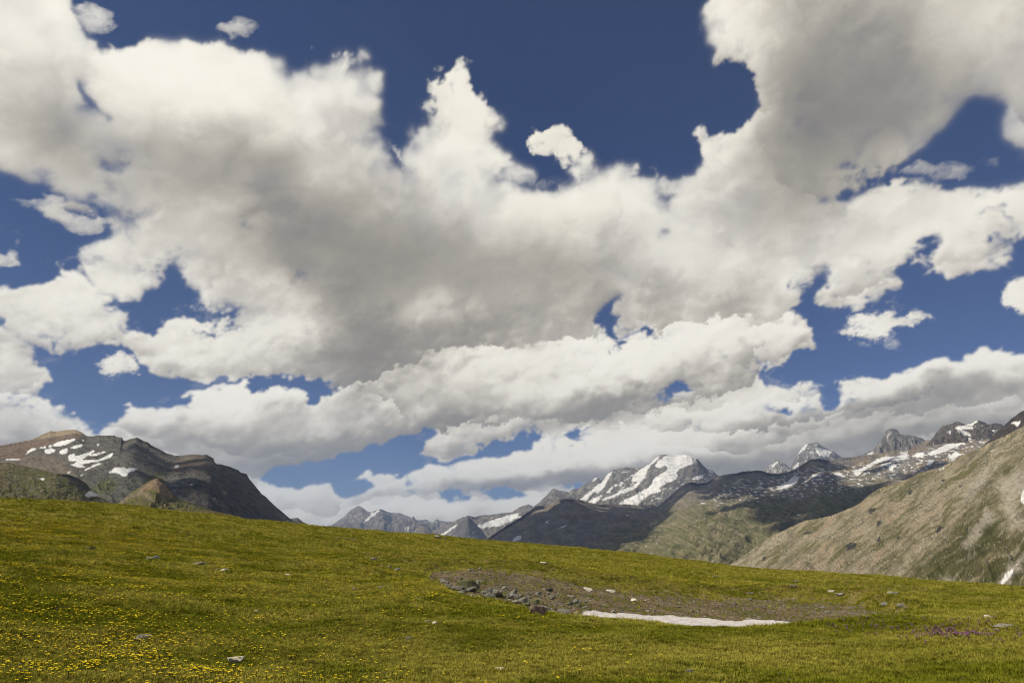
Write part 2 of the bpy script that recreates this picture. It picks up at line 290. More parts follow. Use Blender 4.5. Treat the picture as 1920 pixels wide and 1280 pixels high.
    for i, b in enumerate(BANKS):
        s = b['seed']
        pf = N(puffs, 7, 3, s, .5, du=.10); n = .9 * (pf - .55) + .8 * N(fbm, 14, 6, s + 5, .6)
        if b['poly'] is None: C = np.ones(px.shape); Cw = C; ud = 0
        else:
            q = .75 * k * 34; m = raster([b['poly']])
            C = .75 * sample(blur(m, 4), wx + q * n, wy + q * n) + .25 * sample(blur(m, 20), wx, wy); Cw = sample(blur(m, 30), wx, wy); m = blur(m, 9); ud = sample(m, wx, wy + 20) - sample(m, wx, wy - 16)
            far = np.full(px.shape, 1. if 'over' in b else 0.)
            C = mix(far, C, inside); Cw = mix(far, Cw, inside)
        soft = b['edge']
        a = sstep(.5 - .28 * soft, .5 + .28 * soft, C + .22 * n)
        big = N(billow, 2.2, 2, s + 2, .4); fin = N(billow, 17, 3, s + 6, .5)
        patch = sstep(-.15, .4, N(fbm, 2.6, 3, s + 12))
        p2 = N(puffs, 7, 2, s, .35, du=.06)
        hgt = .16 * big + .15 * p2 * mix(.55 + .75 * patch, .7 + .7 * patch, low) + .004 * fin * mix(.2 * patch, 1.0, low) + mix(.45, .6, low) * sstep(.15, 1.05, Cw - .7 * H)
        rel = lit(hgt); rel = rel / (1 + .9 * np.abs(rel)); rel = mix(blur(rel, 4.0 * SKY_N / 1150), blur(rel, 8. * SKY_N / 1150), sstep(.25, .55, EL))
        l = .815 + .17 * b['relief'] * rel * mix(1.05, 1.2, low) + .09 * N(fbm, 2.0, 5, s + 3, .5) + .15 * N(fbm, 4.5, 5, s + 8, .5, du=.1) * mix(.7, 1, patch) + .05 * (pf - .6) * patch + (.04 if 'over' in b else .09) * ud
        L = l * a + L * (1 - a)
    # the small clouds in the gaps
    for (p, st) in EXTRA:
        c = raster([p]); C = .5 * sample(blur(c, 4), wx, wy) + .5 * sample(blur(c, 14), wx, wy)
        n = .35 * (bl + .35) + 1.1 * fn + .5 * pfe
        dd = C + .5 * n - (1 - st) * .45
        a = sstep(.22, mix(1.3, .95, st), dd) * sstep(.01, .1, C) * mix(.65, 1, st)
        rel = lit(.3 * sstep(.1, 1.0, blur(dd, 8))); rel = rel / (1 + np.abs(rel))
        l = .84 + .08 * rel
        L = mix(L, l, a / np.maximum(a + A * (1 - a), 1e-3)); A = a + A * (1 - a)
    L = L + inside * (.055 * sstep(.02, .30, Hs) - .01) * mix(1, .6, low)
    L = L + tone
    L = L + .015; L = np.where(L > .82, .82 + .17 * np.tanh((L - .82) / .17), L); L = np.where(L < .66, .66 - .13 * np.tanh((.66 - L) / .17), L); L = np.clip(L, .45, .99)
    return A, L
SKY_N = 1150
# ================================================================ the cloudy sky: a dome 150 km out, clear sky shows between its clouds
def build_sky():
    q = math.radians
    az = np.concatenate([np.linspace(q(-78), q(-44), 46)[:-1], np.linspace(q(-44), q(44), SKY_N), np.linspace(q(44), q(78), 46)[1:]])
    el = np.concatenate([np.linspace(q(-6), q(-2), 6)[:-1], np.linspace(q(-2), q(45), int(SKY_N * .545)), np.linspace(q(45), q(78), 50)[1:]])
    AZ, EL = np.meshgrid(az, el)
    A, L = sky_eval(AZ, EL)
    R = 150000.
    co = np.stack([np.sin(AZ) * np.cos(EL), np.cos(AZ) * np.cos(EL), np.sin(EL)], -1) * R
    m, n, l = new_mat("cloudy_sky")
    out = n.new("ShaderNodeOutputMaterial"); mx = n.new("ShaderNodeMixShader"); tr = n.new("ShaderNodeBsdfTransparent"); em = n.new("ShaderNodeEmission")
    a1 = n.new("ShaderNodeAttribute"); a1.attribute_name = "cover"; a2 = n.new("ShaderNodeAttribute"); a2.attribute_name = "glow"
    cr = n.new("ShaderNodeValToRGB"); e = cr.color_ramp.elements
    def lin(r, g, b): return tuple(((c / 255 + .055) / 1.055) ** 2.4 for c in (r, g, b)) + (1,)
    e[0].position = .40; e[0].color = lin(105, 103, 102)
    e[1].position = 1.; e[1].color = lin(255, 250, 237)
    for p, c in ((.5, (128, 123, 115)), (.6, (156, 150, 139)), (.7, (184, 177, 163)), (.8, (213, 206, 192)), (.9, (241, 235, 220))):
        x = e.new(p); x.color = lin(*c)
    l.new(a2.outputs['Fac'], cr.inputs[0]); l.new(cr.outputs[0], em.inputs[0]); em.inputs[1].default_value = 1.06
    l.new(a1.outputs['Fac'], mx.inputs[0]); l.new(tr.outputs[0], mx.inputs[1]); l.new(em.outputs[0], mx.inputs[2]); l.new(mx.outputs[0], out.inputs[0])
    m.cycles.emission_sampling = 'NONE'
    o = mesh_obj("sky", co.reshape(-1, 3), grid_faces(*AZ.shape), m)
    set_val(o, "cover", A); set_val(o, "glow", L)
    tag(o, kind="structure")
build_sky()
# ================================================================ mountains
def G(pts, s=1., ox=0., oy=0.): return [(ox + x / s, oy + y / s) for x, y in pts]
c1 = lambda p: G(p, 4, 0, 760)
c2 = lambda p: G(p, 4, 480, 860)
c3 = lambda p: G(p, 4, 900, 820)
c4 = lambda p: G(p, 3.31, 1340, 740)

def rock_mat(name, scale, bump, speck=.25):
    m, n, l = new_mat(name)
    out = n.new("ShaderNodeOutputMaterial"); b = n.new("ShaderNodeBsdfPrincipled"); b.inputs['Roughness'].default_value = .9; b.inputs['Specular IOR Level'].default_value = .15
    at = n.new("ShaderNodeAttribute"); at.attribute_name = "col"
    g = n.new("ShaderNodeNewGeometry")
    nz = n.new("ShaderNodeTexNoise"); nz.inputs['Scale'].default_value = 1 / scale; nz.inputs['Detail'].default_value = 6; nz.inputs['Roughness'].default_value = .7
    l.new(g.outputs['Position'], nz.inputs['Vector'])
    mr = n.new("ShaderNodeMapRange"); mr.inputs[1].default_value = .3; mr.inputs[2].default_value = .7; mr.inputs[3].default_value = 1 - speck; mr.inputs[4].default_value = 1 + speck
    l.new(nz.outputs[0], mr.inputs[0])
    mu = n.new("ShaderNodeVectorMath"); mu.operation = 'SCALE'; l.new(at.outputs['Color'], mu.inputs[0]); l.new(mr.outputs[0], mu.inputs['Scale'])
    l.new(mu.outputs[0], b.inputs['Base Color'])
    bp = n.new("ShaderNodeBump"); bp.inputs['Strength'].default_value = 1.0; bp.inputs['Distance'].default_value = bump * 1.6
    l.new(nz.outputs[0], bp.inputs['Height']); l.new(bp.outputs[0], b.inputs['Normal'])
    l.new(b.outputs[0], out.inputs[0]); return m

def interp(pts, x):
    p = np.array(pts, float); return np.interp(x, p[:, 0], p[:, 1])
C3 = lambda *c: np.array(c, float)
SNOW = C3(.88, .87, .84)

def mountain(name, ridge, R, Rf, footpy, colour, x0, x1, dx=1.5, rows=160, p=1.15, jag=1.2, jagf=.06, gul=.0, gulf=1., rough=.0, lean=0., seed=1, back=.35, smooth=.16, tex=1.0, shape=None, label=None):
    """ridge: traced skyline; R(px): distance of the ridge; Rf(px): distance of the foot; heights follow from both.
    gul / rough: metres of gullies and crags on the face"""
    px = np.arange(x0, x1 + dx, dx); nc = len(px)
    rp = interp(ridge, px) + jag * (fbm(px * jagf, px * 0 + seed, 5, seed, .65) + .6 * np.abs(perlin(px * jagf * 3.1, px * 0 + 3, seed + 2)) - .2)
    Rr = interp(R, px) if isinstance(R, (list, tuple)) else np.full(nc, float(R))
    Ff = interp(Rf, px) if isinstance(Rf, (list, tuple)) else np.full(nc, float(Rf))
    fp = interp(footpy, px) if isinstance(footpy, (list, tuple)) else np.full(nc, float(footpy))
    kk = 25 if nc > 150 else 11; ke = np.hanning(kk + 2)[1:-1]; ke /= ke.sum(); Rr = np.convolve(np.pad(Rr, kk // 2, mode='edge'), ke, 'valid')      # no folds where the traced distances bend
    az, er = azel(px, rp); _, ef = azel(px, fp)
    kw = max(5, int(nc * smooth) | 1); kz = np.hanning(kw + 2)[1:-1]; kz /= kz.sum(); ers = np.convolve(np.pad(er, kw // 2, mode='reflect', reflect_type='odd') if kw // 2 < nc else er, kz, 'valid')
    zr = Rr * np.tan(er); zf = Ff * np.tan(ef)
    t = np.concatenate([np.linspace(0, 1, rows), 1 + np.linspace(0, 1, max(6, rows // 8))[1:] * back])[:, None]
    nr = len(t); P = np.broadcast_to(px, (nr, nc)); T = np.broadcast_to(t, (nr, nc))
    r = Ff + (Rr - Ff) * t
    prof = np.where(t <= 1, np.clip(t, 0, 1) ** p, 1 - ((t - 1) * 1.1))
    zrs = Rr * np.tan(ers); bl_ = np.clip((T - .25) / .75, 0, 1) ** 1.6; z = zf + (zrs + (zr - zrs) * bl_ - zf) * prof      # the notches of the skyline fade out down the face
    x = r * np.sin(az); y = r * np.cos(az)
    size = np.median(Rr - Ff)
    env = np.clip(1 - T, 0, 1) ** .8 * 1.1 * sstep(0, .08, T) * (T < 1) + .6 * sstep(1.0, 1.15, T)
    # gullies run down the face: quick across, slow along
    A_ = (az * np.median(Rr))[None, :] / size
    w = fbm(A_ * 2 * gulf, T * 2, 4, seed + 40)
    gq = ridged(A_ * 4 * gulf + lean * T + .35 * w, T * 1.2 + .3 * w, 6, seed + 7, .55)
    cr = ridged(x / size * 5 + .3 * w, y / size * 5 + z / size * 3, 8, seed + 19, .60)
    z = z + env * (gul * gq + rough * cr)
    if shape is not None: z = z + shape(P, T, x, y, z) * (T <= 1)
    lim = r * (np.tan(er) - (pxm := 1.2 / F_PX) * np.clip((1 - T) * 12, 0, 1))          # crags stay under the traced skyline
    over = z - lim; z = np.where(T < 1, lim - .5 * (np.sqrt(over ** 2 + (size * .012) ** 2) - over), np.minimum(z, lim))
    z = np.where(T == 1, zr, z)
    vx, vy = project(x, y, z)
    info = dict(px=vx, py=vy, t=T, x=x, y=y, z=z, w=w, g=gq, cr=cr, size=size, seed=seed, r=r)
    # steepness for the colours
    dz = np.gradient(z, axis=0) / np.maximum(np.gradient(r, axis=0), 1e-3); info['slope'] = np.abs(dz)
    col = colour(info)
    tx = .55 * fbm(vx * .30, vy * .42, 4, seed + 61, .62) + .55 * fbm(vx * .10 + vy * .05, vy * .20 - vx * .06, 4, seed + 63, .6)      # broken rock of lighter and darker kinds
    snowy = sstep(.45, .7, col.mean(-1)); col = col * (1 + 1.15 * tex * tx * (1 - snowy))[..., None]
    far = float(np.median(Rr)); pixm = far / 683.
    o = mesh_obj(name, np.stack([x, y, z], -1).reshape(-1, 3), grid_faces(nr, nc)[:, ::-1] if False else grid_faces(nr, nc), rock_mat(name + "_rock", pixm * 7, pixm * 2.4), True)
    set_col(o, "col", col.reshape(-1, 3))
    tag(o, kind="structure", label=label)
    return info

def patches(polys, I, soft=1.2, jit=3., thr=.5, freq=.12):
    m = blur(raster(polys), soft * 1.6)
    jx = jit * fbm(I['px'] * freq, I['py'] * freq * 1.6, 4, 901, .6); jy = jit * .6 * fbm(I['px'] * freq, I['py'] * freq * 1.6, 4, 907, .6)
    v = sample(m, I['px'] + jx, I['py'] + jy)
    return sstep(thr - .16, thr + .16, v + .12 * fbm(I['px'] * .5, I['py'] * .7, 3, 911))[..., None]
def regions(polys, I, soft=8, jit=14):
    m = blur(raster(polys), soft)
    jx = jit * fbm(I['px'] * .05, I['py'] * .05, 5, 921, .6); jy = jit * fbm(I['px'] * .05, I['py'] * .05, 5, 927, .6)
    return np.clip(sample(m, I['px'] + jx, I['py'] + jy), 0, 1)[..., None]
def flecks(I, thr, fx=.12, fy=.3, seed=5, slant=0.):
    v = fbm(I['px'] * fx + I['py'] * slant, I['py'] * fy, 5, seed, .6)
    return sstep(thr, thr + .07, v)[..., None]

# ---- colours of each face
ROCK = C3(.115, .100, .080); DARK = C3(.050, .047, .043); BROWN = C3(.15, .105, .065); TAN = C3(.30, .24, .155); GREEN = C3(.105, .105, .026); SCREE = C3(.15, .132, .105)

SNOW_A = [c1(p) for p in [
 [(190,370),(210,340),(240,320),(280,318),(270,330),(230,345),(200,365)],[(400,290),(450,270),(520,255),(575,245),(560,260),(500,290),(430,308),(400,305)],
 [(340,330),(380,322),(415,330),(405,350),(370,362),(340,355)],[(450,340),(490,322),(515,325),(500,355),(470,365),(445,355)],[(525,320),(560,300),(610,290),(632,295),(600,310),(560,325)],
 [(510,375),(555,360),(565,380),(590,375),(640,360),(700,335),(710,340),(680,365),(640,385),(610,410),(680,410),(740,405),(790,380),(850,350),(840,385),(800,400),(740,420),(660,430),(610,440),(640,460),(590,465),(560,455),(525,445),(570,430),(580,415),(530,420),(510,400)],
 [(620,490),(680,455),(730,435),(780,425),(740,445),(690,465),(650,485)],[(810,505),(860,465),(900,460),(950,470),(1000,465),(1035,475),(990,490),(960,500),(950,525),(915,530),(895,510),(850,505)],
 [(1305,460),(1330,440),(1345,450),(1325,468)],[(500,505),(520,490),(538,495),(515,510)],[(10,412),(60,398),(165,405),(140,412),(40,408)],[(670,372),(740,353),(800,342),(770,360),(700,380)],
 [(295,316),(345,304),(340,322),(300,323)],[(358,302),(392,293),(386,313),(362,313)],[(1420,600),(1445,583),(1442,600)],[(600,525),(630,508),(615,528)],[(720,296),(742,288),(738,305)],[(608,263),(632,257),(625,272)],[(1283,376),(1310,370),(1300,383)],[(1335,384),(1372,376),(1350,390)],[(640,232),(662,228),(655,240)]]]
def col_A(I):
    px, py = I['px'], I['py']
    wv = fbm(px * .02, py * .03, 4, 60)
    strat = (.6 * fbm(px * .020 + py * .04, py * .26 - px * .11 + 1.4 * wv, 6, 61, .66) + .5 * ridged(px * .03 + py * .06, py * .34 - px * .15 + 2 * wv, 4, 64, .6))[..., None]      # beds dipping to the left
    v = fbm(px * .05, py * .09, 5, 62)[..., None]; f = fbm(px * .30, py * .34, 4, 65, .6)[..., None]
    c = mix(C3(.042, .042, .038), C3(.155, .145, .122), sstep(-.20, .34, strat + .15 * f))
    def lay(c, k, polys, soft, jit, w): return mix(c, k, regions([c1(p) for p in polys], I, soft, jit) * w)
    c = lay(c, C3(.20, .165, .122) * (1 + .25 * f + .2 * v), [[(100,400),(200,350),(340,370),(430,400),(500,440),(520,470),(620,520),(640,600),(640,680),(480,560),(350,520),(200,470),(0,440),(-60,430),(-60,410)]], 3, 5, .92)
    c = lay(c, C3(.120, .116, .092) * (1 + .25 * f + .2 * v), [[(560,500),(620,500),(800,530),(980,540),(1120,480),(1280,400),(1380,400),(1480,420),(1300,500),(1200,560),(1100,590),(1000,680),(860,740),(760,700),(640,640)]], 3, 6, .9)
    c = lay(c, C3(.125, .125, .045) * (1 + .3 * f), [[(700,600),(780,550),(880,560),(870,610),(800,670),(720,660),(690,640)],[(1080,540),(1200,500),(1260,500),(1150,590),(1080,600)]], 3, 7, .85)
    c = lay(c, C3(.21, .155, .10) * (1 + .3 * f), [[(1280,430),(1450,385),(1600,400),(1580,450),(1480,500),(1400,490),(1290,520)]], 3, 5, .7)
    cliff = ridged(px * .22, py * .05, 4, 66, .6)[..., None]
    c = lay(c, mix(C3(.10, .07, .05), C3(.20, .14, .095), sstep(-.3, .4, cliff + .3 * f)), [[(-60,315),(0,310),(240,270),(400,240),(580,212),(640,228),(570,245),(400,290),(280,318),(205,350),(180,400),(0,402),(-60,400)]], 2, 3, .95)
    c = lay(c, C3(.36, .28, .18) * (1 + .2 * f), [[(-80,280),(240,240),(380,180),(570,172),(640,222),(560,208),(420,232),(240,258),(0,303),(-80,330)]], 1.2, 1.2, 1)
    c = lay(c, mix(C3(.028, .027, .025), C3(.085, .074, .060), sstep(-.15, .4, strat)), [[(1360,600),(1500,490),(1600,460),(1800,470),(2100,700),(2300,900),(1600,850),(1500,780),(1380,700)]], 4, 8, .8)  # shade over the right shoulder, painted in as darker rock
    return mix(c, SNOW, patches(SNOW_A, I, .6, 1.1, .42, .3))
def col_B(I):
    px, py = I['px'], I['py']; v = fbm(px * .06, py * .12, 6, 71, .6)[..., None]
    c = mix(GREEN * .95, C3(.12, .10, .04), sstep(-.2, .4, v))
    rk = fbm(px * .16 + 3, py * .3, 5, 72, .65)[..., None]
    c = mix(c, C3(.16, .15, .125), sstep(.08, .2, rk + .25 * v) * .8); c = mix(c, C3(.05, .05, .045), sstep(.16, .28, fbm(px * .22 + 9, py * .34, 4, 73, .6)[..., None]) * .7)
    c = mix(c, BROWN * .95, regions([c1([(0,430),(60,430),(40,520),(60,600),(0,640)]), c1([(0, 425), (120, 430), (200, 470), (0, 460)])], I, 3, 6) * .6)
    c = mix(c, DARK * .8, regions([c1([(430,505),(540,520),(640,590),(690,645),(600,640),(520,560)])], I, 2, 3) * .85)  # the hill's shaded right-hand face, its shade put into the colour
    return mix(c, SNOW, patches([c1(p) for p in [[(295,545),(345,543),(320,560)],[(635,668),(665,643),(700,643),(768,682),(700,678),(650,688)],[(810,693),(862,708),(830,718)],[(835,726),(867,730),(845,740)],[(752,738),(775,743),(812,770),(765,775)],[(625,705),(640,702),(638,715)]]], I, .8, 1.5, .45, .3))
def col_C(I):
    px, py = I['px'], I['py']; v = fbm(px * .08, py * .12, 6, 81, .6)[..., None]
    c = mix(GREEN * 1.1, C3(.11, .095, .04), sstep(-.2, .4, v))
    c = mix(c, C3(.25, .20, .13), regions([c1([(830,760),(940,690),(1050,640),(1110,660),(960,700),(860,770)]), c1([(1060,660),(1120,650),(1160,740),(1130,720)]), c1([(1190,640),(1240,680),(1230,770),(1200,765),(1210,700)])], I, 2, 4) * .9)
    c = mix(c, C3(.24,.165,.105), regions([c1([(1020,640),(1100,580),(1180,540),(1230,580),(1300,670),(1300,700),(1200,670),(1150,620),(1080,640)])], I, 2, 4) * .9)
    rk = fbm(px * .2 + 3, py * .3, 5, 82, .65)[..., None]
    return mix(c, ROCK * .9, sstep(.12, .28, rk + .2 * v) * .8)
def col_D(I):
    v = fbm(I['px'] * .05, I['py'] * .5, 5, 91, .6)[..., None]
    return mix(C3(.095, .085, .028), C3(.13, .10, .04), sstep(-.3, .3, v))
def col_far(base, blue, snows, fl=.3, seed=3):
    def f(I):
        v = fbm(I['px'] * .09, I['py'] * .09, 6, 95 + seed, .65)[..., None]
        c = mix(base * .75, base * 1.3, sstep(-.35, .35, v + .3 * I['cr'][..., None]))
        s = patches(snows, I, .7, 2.2, .48, .3) if snows else 0
        hi = sstep(0.2, .9, I['t'])[..., None]
        s = np.maximum(s, flecks(I, fl, .22, .30, seed, .18) * hi)
        return mix(c, SNOW, s)
    return f
SNOW_F = [c2(p) for p in [[(850,405),(885,398),(865,415)],[(800,480),(850,430),(920,380),(940,378),(900,410),(850,450),(810,482)],[(735,527),(765,510),(750,530)],[(1110,520),(1140,508),(1170,512),(1140,530),(1145,552)]]]
SNOW_G = [c3([(0,680),(40,635),(150,600),(260,570),(340,555),(372,525),(340,590),(240,615),(160,650),(60,668)]), c2([(1650,505),(1700,490),(1740,480),(1850,450),(1925,440),(1925,462),(1830,500),(1760,508),(1680,522)]), c2([(1340,590),(1400,560),(1500,490),(1512,495),(1440,550),(1380,592)]), c2([(1655,495),(1690,488),(1700,510),(1670,515)])]
SNOW_H = [c3(p) for p in [
 [(1310,215),(1335,180),(1375,150),(1400,132),(1450,132),(1500,128),(1560,128),(1600,150),(1618,170),(1600,195),(1540,215),(1500,230),(1475,260),(1480,305),(1440,325),(1380,350),(1340,375),(1365,400),(1290,420),(1250,440),(1205,480),(1180,502),(1040,502),(1080,465),(1130,450),(1180,420),(1240,390),(1290,350),(1300,310),(1340,285),(1380,260),(1410,235),(1390,205),(1345,230)],
 [(1278,190),(1330,138),(1355,133),(1310,180),(1275,210),(1250,250),(1240,290),(1200,340),(1160,380),(1100,410),(1050,422),(1000,447),(930,472),(905,462),(960,445),(1020,420),(1060,390),(1130,370),(1185,332),(1135,328),(1145,290),(1180,255),(1230,222)],
 [(748,466),(790,430),(850,388),(892,348),(907,345),(870,395),(830,430),(790,482)],[(800,487),(850,460),(900,435),(922,430),(890,470),(860,494)],[(833,327),(875,296),(887,300),(850,327)],
 [(950,402),(990,363),(1012,368),(980,392)],[(1580,310),(1620,290),(1690,275),(1665,305),(1600,317)],[(1712,238),(1760,262),(1752,270),(1720,252)],[(920,330),(960,270),(1000,250),(960,310),(930,370),(880,420),(860,420)],[(1040,360),(1060,330),(1080,335),(1060,365)]]]
def col_H(I):
    v = fbm(I['px'] * .12 + I['py'] * .05, I['py'] * .07, 6, 105, .65)[..., None]
    c = mix(C3(.10, .098, .095), C3(.23, .21, .18), sstep(-.3, .4, v + .3 * I['g'][..., None]))
    s = patches(SNOW_H, I, .8, 3.0, .42, .28)
    hi = regions([c3([(820, 400), (900, 300), (1000, 230), (1200, 230), (1250, 300), (1100, 400), (900, 460), (750, 480)]), c3([(1100,440),(1300,400),(1500,330),(1700,280),(1750,320),(1400,440),(1200,500),(1000,500)])], I, 6, 8)
    s = np.maximum(s, flecks(I, .20, .13, .16, 14, .20) * hi)
    return mix(c, SNOW, s)
SNOW_I = [c4(p) for p in [
 [(850,470),(900,460),(960,430),(1010,400),(1060,380),(1120,385),(1190,365),(1210,370),(1180,402),(1100,402),(1050,412),(1000,427),(950,452),(900,492),(875,502)],
 [(1220,387),(1260,355),(1310,363),(1290,387)],[(1318,360),(1380,338),(1430,310),(1500,288),(1560,263),(1615,248),(1600,268),(1560,292),(1520,312),(1470,332),(1400,362),(1340,377)],
 [(1308,432),(1350,400),(1362,410),(1340,437)],[(1450,397),(1490,350),(1532,368),(1480,397)],[(380,572),(440,543),(490,510),(500,495),(520,520),(500,552),(440,582),(350,597),(420,565)],
 [(730,480),(780,485),(812,510),(760,502)],[(1630,242),(1700,218),(1745,212),(1720,238),(1650,262)],[(1040,430),(1090,420),(1130,432),(1100,470),(1085,475),(1080,448)],[(1150,360),(1200,345),(1190,368)],[(600,500),(640,490),(660,500),(620,512)],
 [(1260,470),(1300,466),(1290,480)],[(490,742),(540,738),(520,748)]]] + [c3(p) for p in [[(243,772),(270,743),(300,736),(318,742),(300,762),(265,778)],[(478,642),(520,612),(525,618),(495,640)],[(575,690),(640,655),(645,661),(600,682)],[(1660,492),(1690,485),(1700,495)],[(1085,578),(1140,572),(1110,582)],[(1120,608),(1150,600),(1140,612)],[(205,782),(215,765),(185,785)],[(1785,560),(1810,555),(1795,566)]]]
def col_I(I):
    px, py = I['px'], I['py']; v = fbm(px * .045, py * .09, 6, 115, .6)[..., None]
    st = fbm((px + 2.2 * py) * .012, (py - .45 * px) * .11, 6, 116, .65)[..., None]         # grassy ribs leaning down to the left
    c = mix(DARK * 3.6, ROCK * 2.6, sstep(-.3, .4, v)); c = mix(c, BROWN * 1.25, sstep(.0, .5, fbm(px * .03, py * .05, 4, 117)[..., None]) * .5)
    # grassy lower slopes
    g = regions([[(1120,1040),(1150,1000),(1230,965),(1300,940),(1400,930),(1500,930),(1600,905),(1660,900),(1700,960),(1600,1060),(1400,1100),(1100,1100)]], I, 14, 30)
    wv = fbm(px * .02, py * .03, 4, 118); st2 = fbm((px + 2.0 * py) * .02 + 2 * wv, (py - .42 * px) * .24 + 1.5 * wv, 6, 119, .7)[..., None]
    gc = mix(C3(.125, .128, .045), C3(.25, .215, .120), sstep(-.30, .34, .6 * st + .8 * st2 + .3 * v))
    gc = mix(gc, C3(.075, .08, .032), sstep(.12, .4, -st2 + .25 * v) * .5)
    c = mix(c, gc, np.clip(g, 0, 1) * .95)
    tan = regions([c4([(500,590),(560,550),(680,540),(800,540),(900,530),(880,560),(760,575),(640,590),(540,610),(440,620)]), c4([(700,455),(800,440),(870,400),(900,380),(1000,370),(1200,345),(1340,290),(1400,270),(1380,330),(1200,350),(1000,420),(900,460),(800,500),(700,480)]), c4([(1250,440),(1400,400),(1500,340),(1700,250),(1740,260),(1640,320),(1500,400),(1380,440),(1250,480)]), c3([(1100,560),(1160,510),(1210,520),(1180,560),(1080,610),(1010,620),(1020,590)]), c4([(0,730),(120,690),(220,680),(120,710),(0,750)])], I, 3, 8)
    c = mix(c, C3(.26, .20, .12), tan * sstep(-.4, .2, v) * .8)  # tan ground, lightened along the sunlit strips: sunshine painted into the colour
    s = patches(SNOW_I, I, .6, 4., .42, .22)
    band = regions([c4([(0,600),(100,540),(300,520),(500,480),(700,440),(900,430),(1200,380),(1500,280),(1700,240),(1700,330),(1500,420),(1250,500),(1000,520),(900,590),(500,640),(300,650),(0,690)])], I, 6, 10)
    s = np.maximum(s, flecks(I, .16, .11, .26, 24, -.10) * band)
    s = np.maximum(s, flecks(I, .40, .12, .5, 27, .0) * g * .6)
    return mix(c, SNOW, s)
def col_K(I):
    px, py = I['px'], I['py']
    q = (px * .62 + py * .78); s_ = (px * .78 - py * .62)              # q across the fall line, s_ along it
    wq = 9 * fbm(px * .02, py * .02, 3, 124); st = (.6 * fbm((q + wq) * .045, s_ * .007, 6, 125, .62) + .75 * fbm((q + wq) * .17, s_ * .018, 5, 128, .65))[..., None]; v = fbm(px * .03, py * .03, 5, 126)[..., None]; f = fbm(px * .28, py * .28, 4, 127, .7)[..., None]
    c = mix(C3(.225, .190, .122), C3(.375, .318, .215), sstep(-.28, .28, .6 * v + .5 * f + .8 * st))
    c = mix(c, C3(.33, .215, .115), sstep(.08, .30, st + .25 * v) * .55 * regions([[(1500,950),(1660,930),(1750,960),(1700,1050),(1560,1085),(1450,1060)]], I, 20, 30))
    c = mix(c, C3(.125, .120, .030), sstep(.02, .24, -st + .15 * f + .25 * v) * .75)
    gp = [c4(p) for p in [[(1180,1130),(1300,1010),(1400,930),(1480,840),(1560,760),(1640,680),(1700,640),(1760,650),(1740,760),(1800,850),(1960,860),(2100,900),(2100,1260),(1150,1260)],[(1690,590),(1720,500),(1780,440),(1850,390),(1900,345),(1960,340),(1900,400),(1800,480),(1750,560)],[(1040,640),(1200,540),(1400,490),(1420,500),(1250,570),(1100,650)]]]
    g = regions(gp, I, 7, 22)
    gc = mix(C3(.055, .060, .015), C3(.115, .105, .034), sstep(-.3, .3, st + .3 * f))
    c = mix(c, gc, np.clip(g * sstep(-.55, -.05, -st * 1.2 + .2 * v + .1), 0, 1) * .93)
    pr = regions([c4(p) for p in [[(1560,960),(1640,880),(1700,800),(1740,720),(1700,690),(1650,760),(1600,850),(1540,920)],[(1540,700),(1640,600),(1720,480),(1800,420),(1740,420),(1620,520),(1540,640)],[(1740,520),(1850,480),(1960,440),(1960,600),(1880,620),(1880,720),(1920,830),(1840,840),(1780,640),(1730,570)],[(1400,1130),(1460,1120),(1480,1160),(1400,1160)],[(1730,1200),(1790,1130),(1820,1070),(1900,1010),(1960,900),(1960,1000),(1850,1110),(1790,1200)]]], I, 4, 14)
    rk = ridged(px * .10, py * .16, 4, 129)[..., None]
    c = mix(c, C3(.44, .39, .31), pr * sstep(-.25, .25, rk + .3 * f) * .85)
    rib = fbm((q + wq) * .07, s_ * .016, 6, 135, .66)[..., None]; c = mix(c, C3(.42, .365, .265), sstep(.12, .3, rib + .2 * f) * .55); c = mix(c, C3(.105, .098, .048), sstep(.13, .3, -rib + .2 * f) * .55)
    # dark outcrops and a scatter of boulders
    oc = [c4([(x, y), (x + w * .45, y - h * .5), (x + w, y - h * .3), (x + w * .6, y + h * .4), (x + w * .1, y + h * .8)]) for x, y, w, h in [(955,715,50,34),(1005,795,36,30),(815,935,70,40),(1010,900,20,50),(1375,830,40,36),(1410,528,28,16),(1515,570,22,12),(550,855,60,14),(300,1010,18,26),(1555,830,30,14),(1640,850,24,14),(1130,885,24,12),(1210,605,16,22),(1330,590,22,10),(1200,600,30,20),(800,985,20,10)]]
    c = mix(c, C3(.035, .035, .036), patches(oc, I, .7, 7, .42, .35) * .95)
    sp = perlin(px * .42, py * .5, 131) + .6 * perlin(px * .21, py * .24, 132); dn = fbm(px * .022, py * .03, 3, 133)
    c = mix(c, C3(.07, .072, .072), sstep(.50, .66, sp + .35 * dn)[..., None] * .75 * (1 - g * .7))
    c = mix(c, C3(.50, .46, .38), sstep(.66, .80, -sp + .45 * dn)[..., None] * .6)
    sn = [c4([(1772,1168),(1808,1108),(1852,1073),(1862,1085),(1830,1132),(1792,1172)]), c4([(1862,1057),(1885,1038),(1882,1057)]), c4([(1898,645),(1915,588),(1935,575),(1935,690),(1906,668)]), c4([(1690,352),(1750,335),(1720,350)]), c4([(1215,548),(1262,532),(1240,545)]), c4([(1388,468),(1425,450),(1430,456),(1395,472)])]
    return mix(c, SNOW, patches(sn, I, .8, 2, .45, .3))
def col_J(base, snows, fl, seed):
    def f(I):
        v = fbm(I['px'] * .14 + I['py'] * .07, I['py'] * .10, 6, 140 + seed, .65)[..., None]
        c = mix(base * .7, base * 1.4, sstep(-.35, .35, v + .3 * I['g'][..., None]))
        s = np.maximum(patches(snows, I, .6, 2.5, .45, .3), flecks(I, fl, .2, .24, seed, .25))
        return mix(c, SNOW, s)
    return f

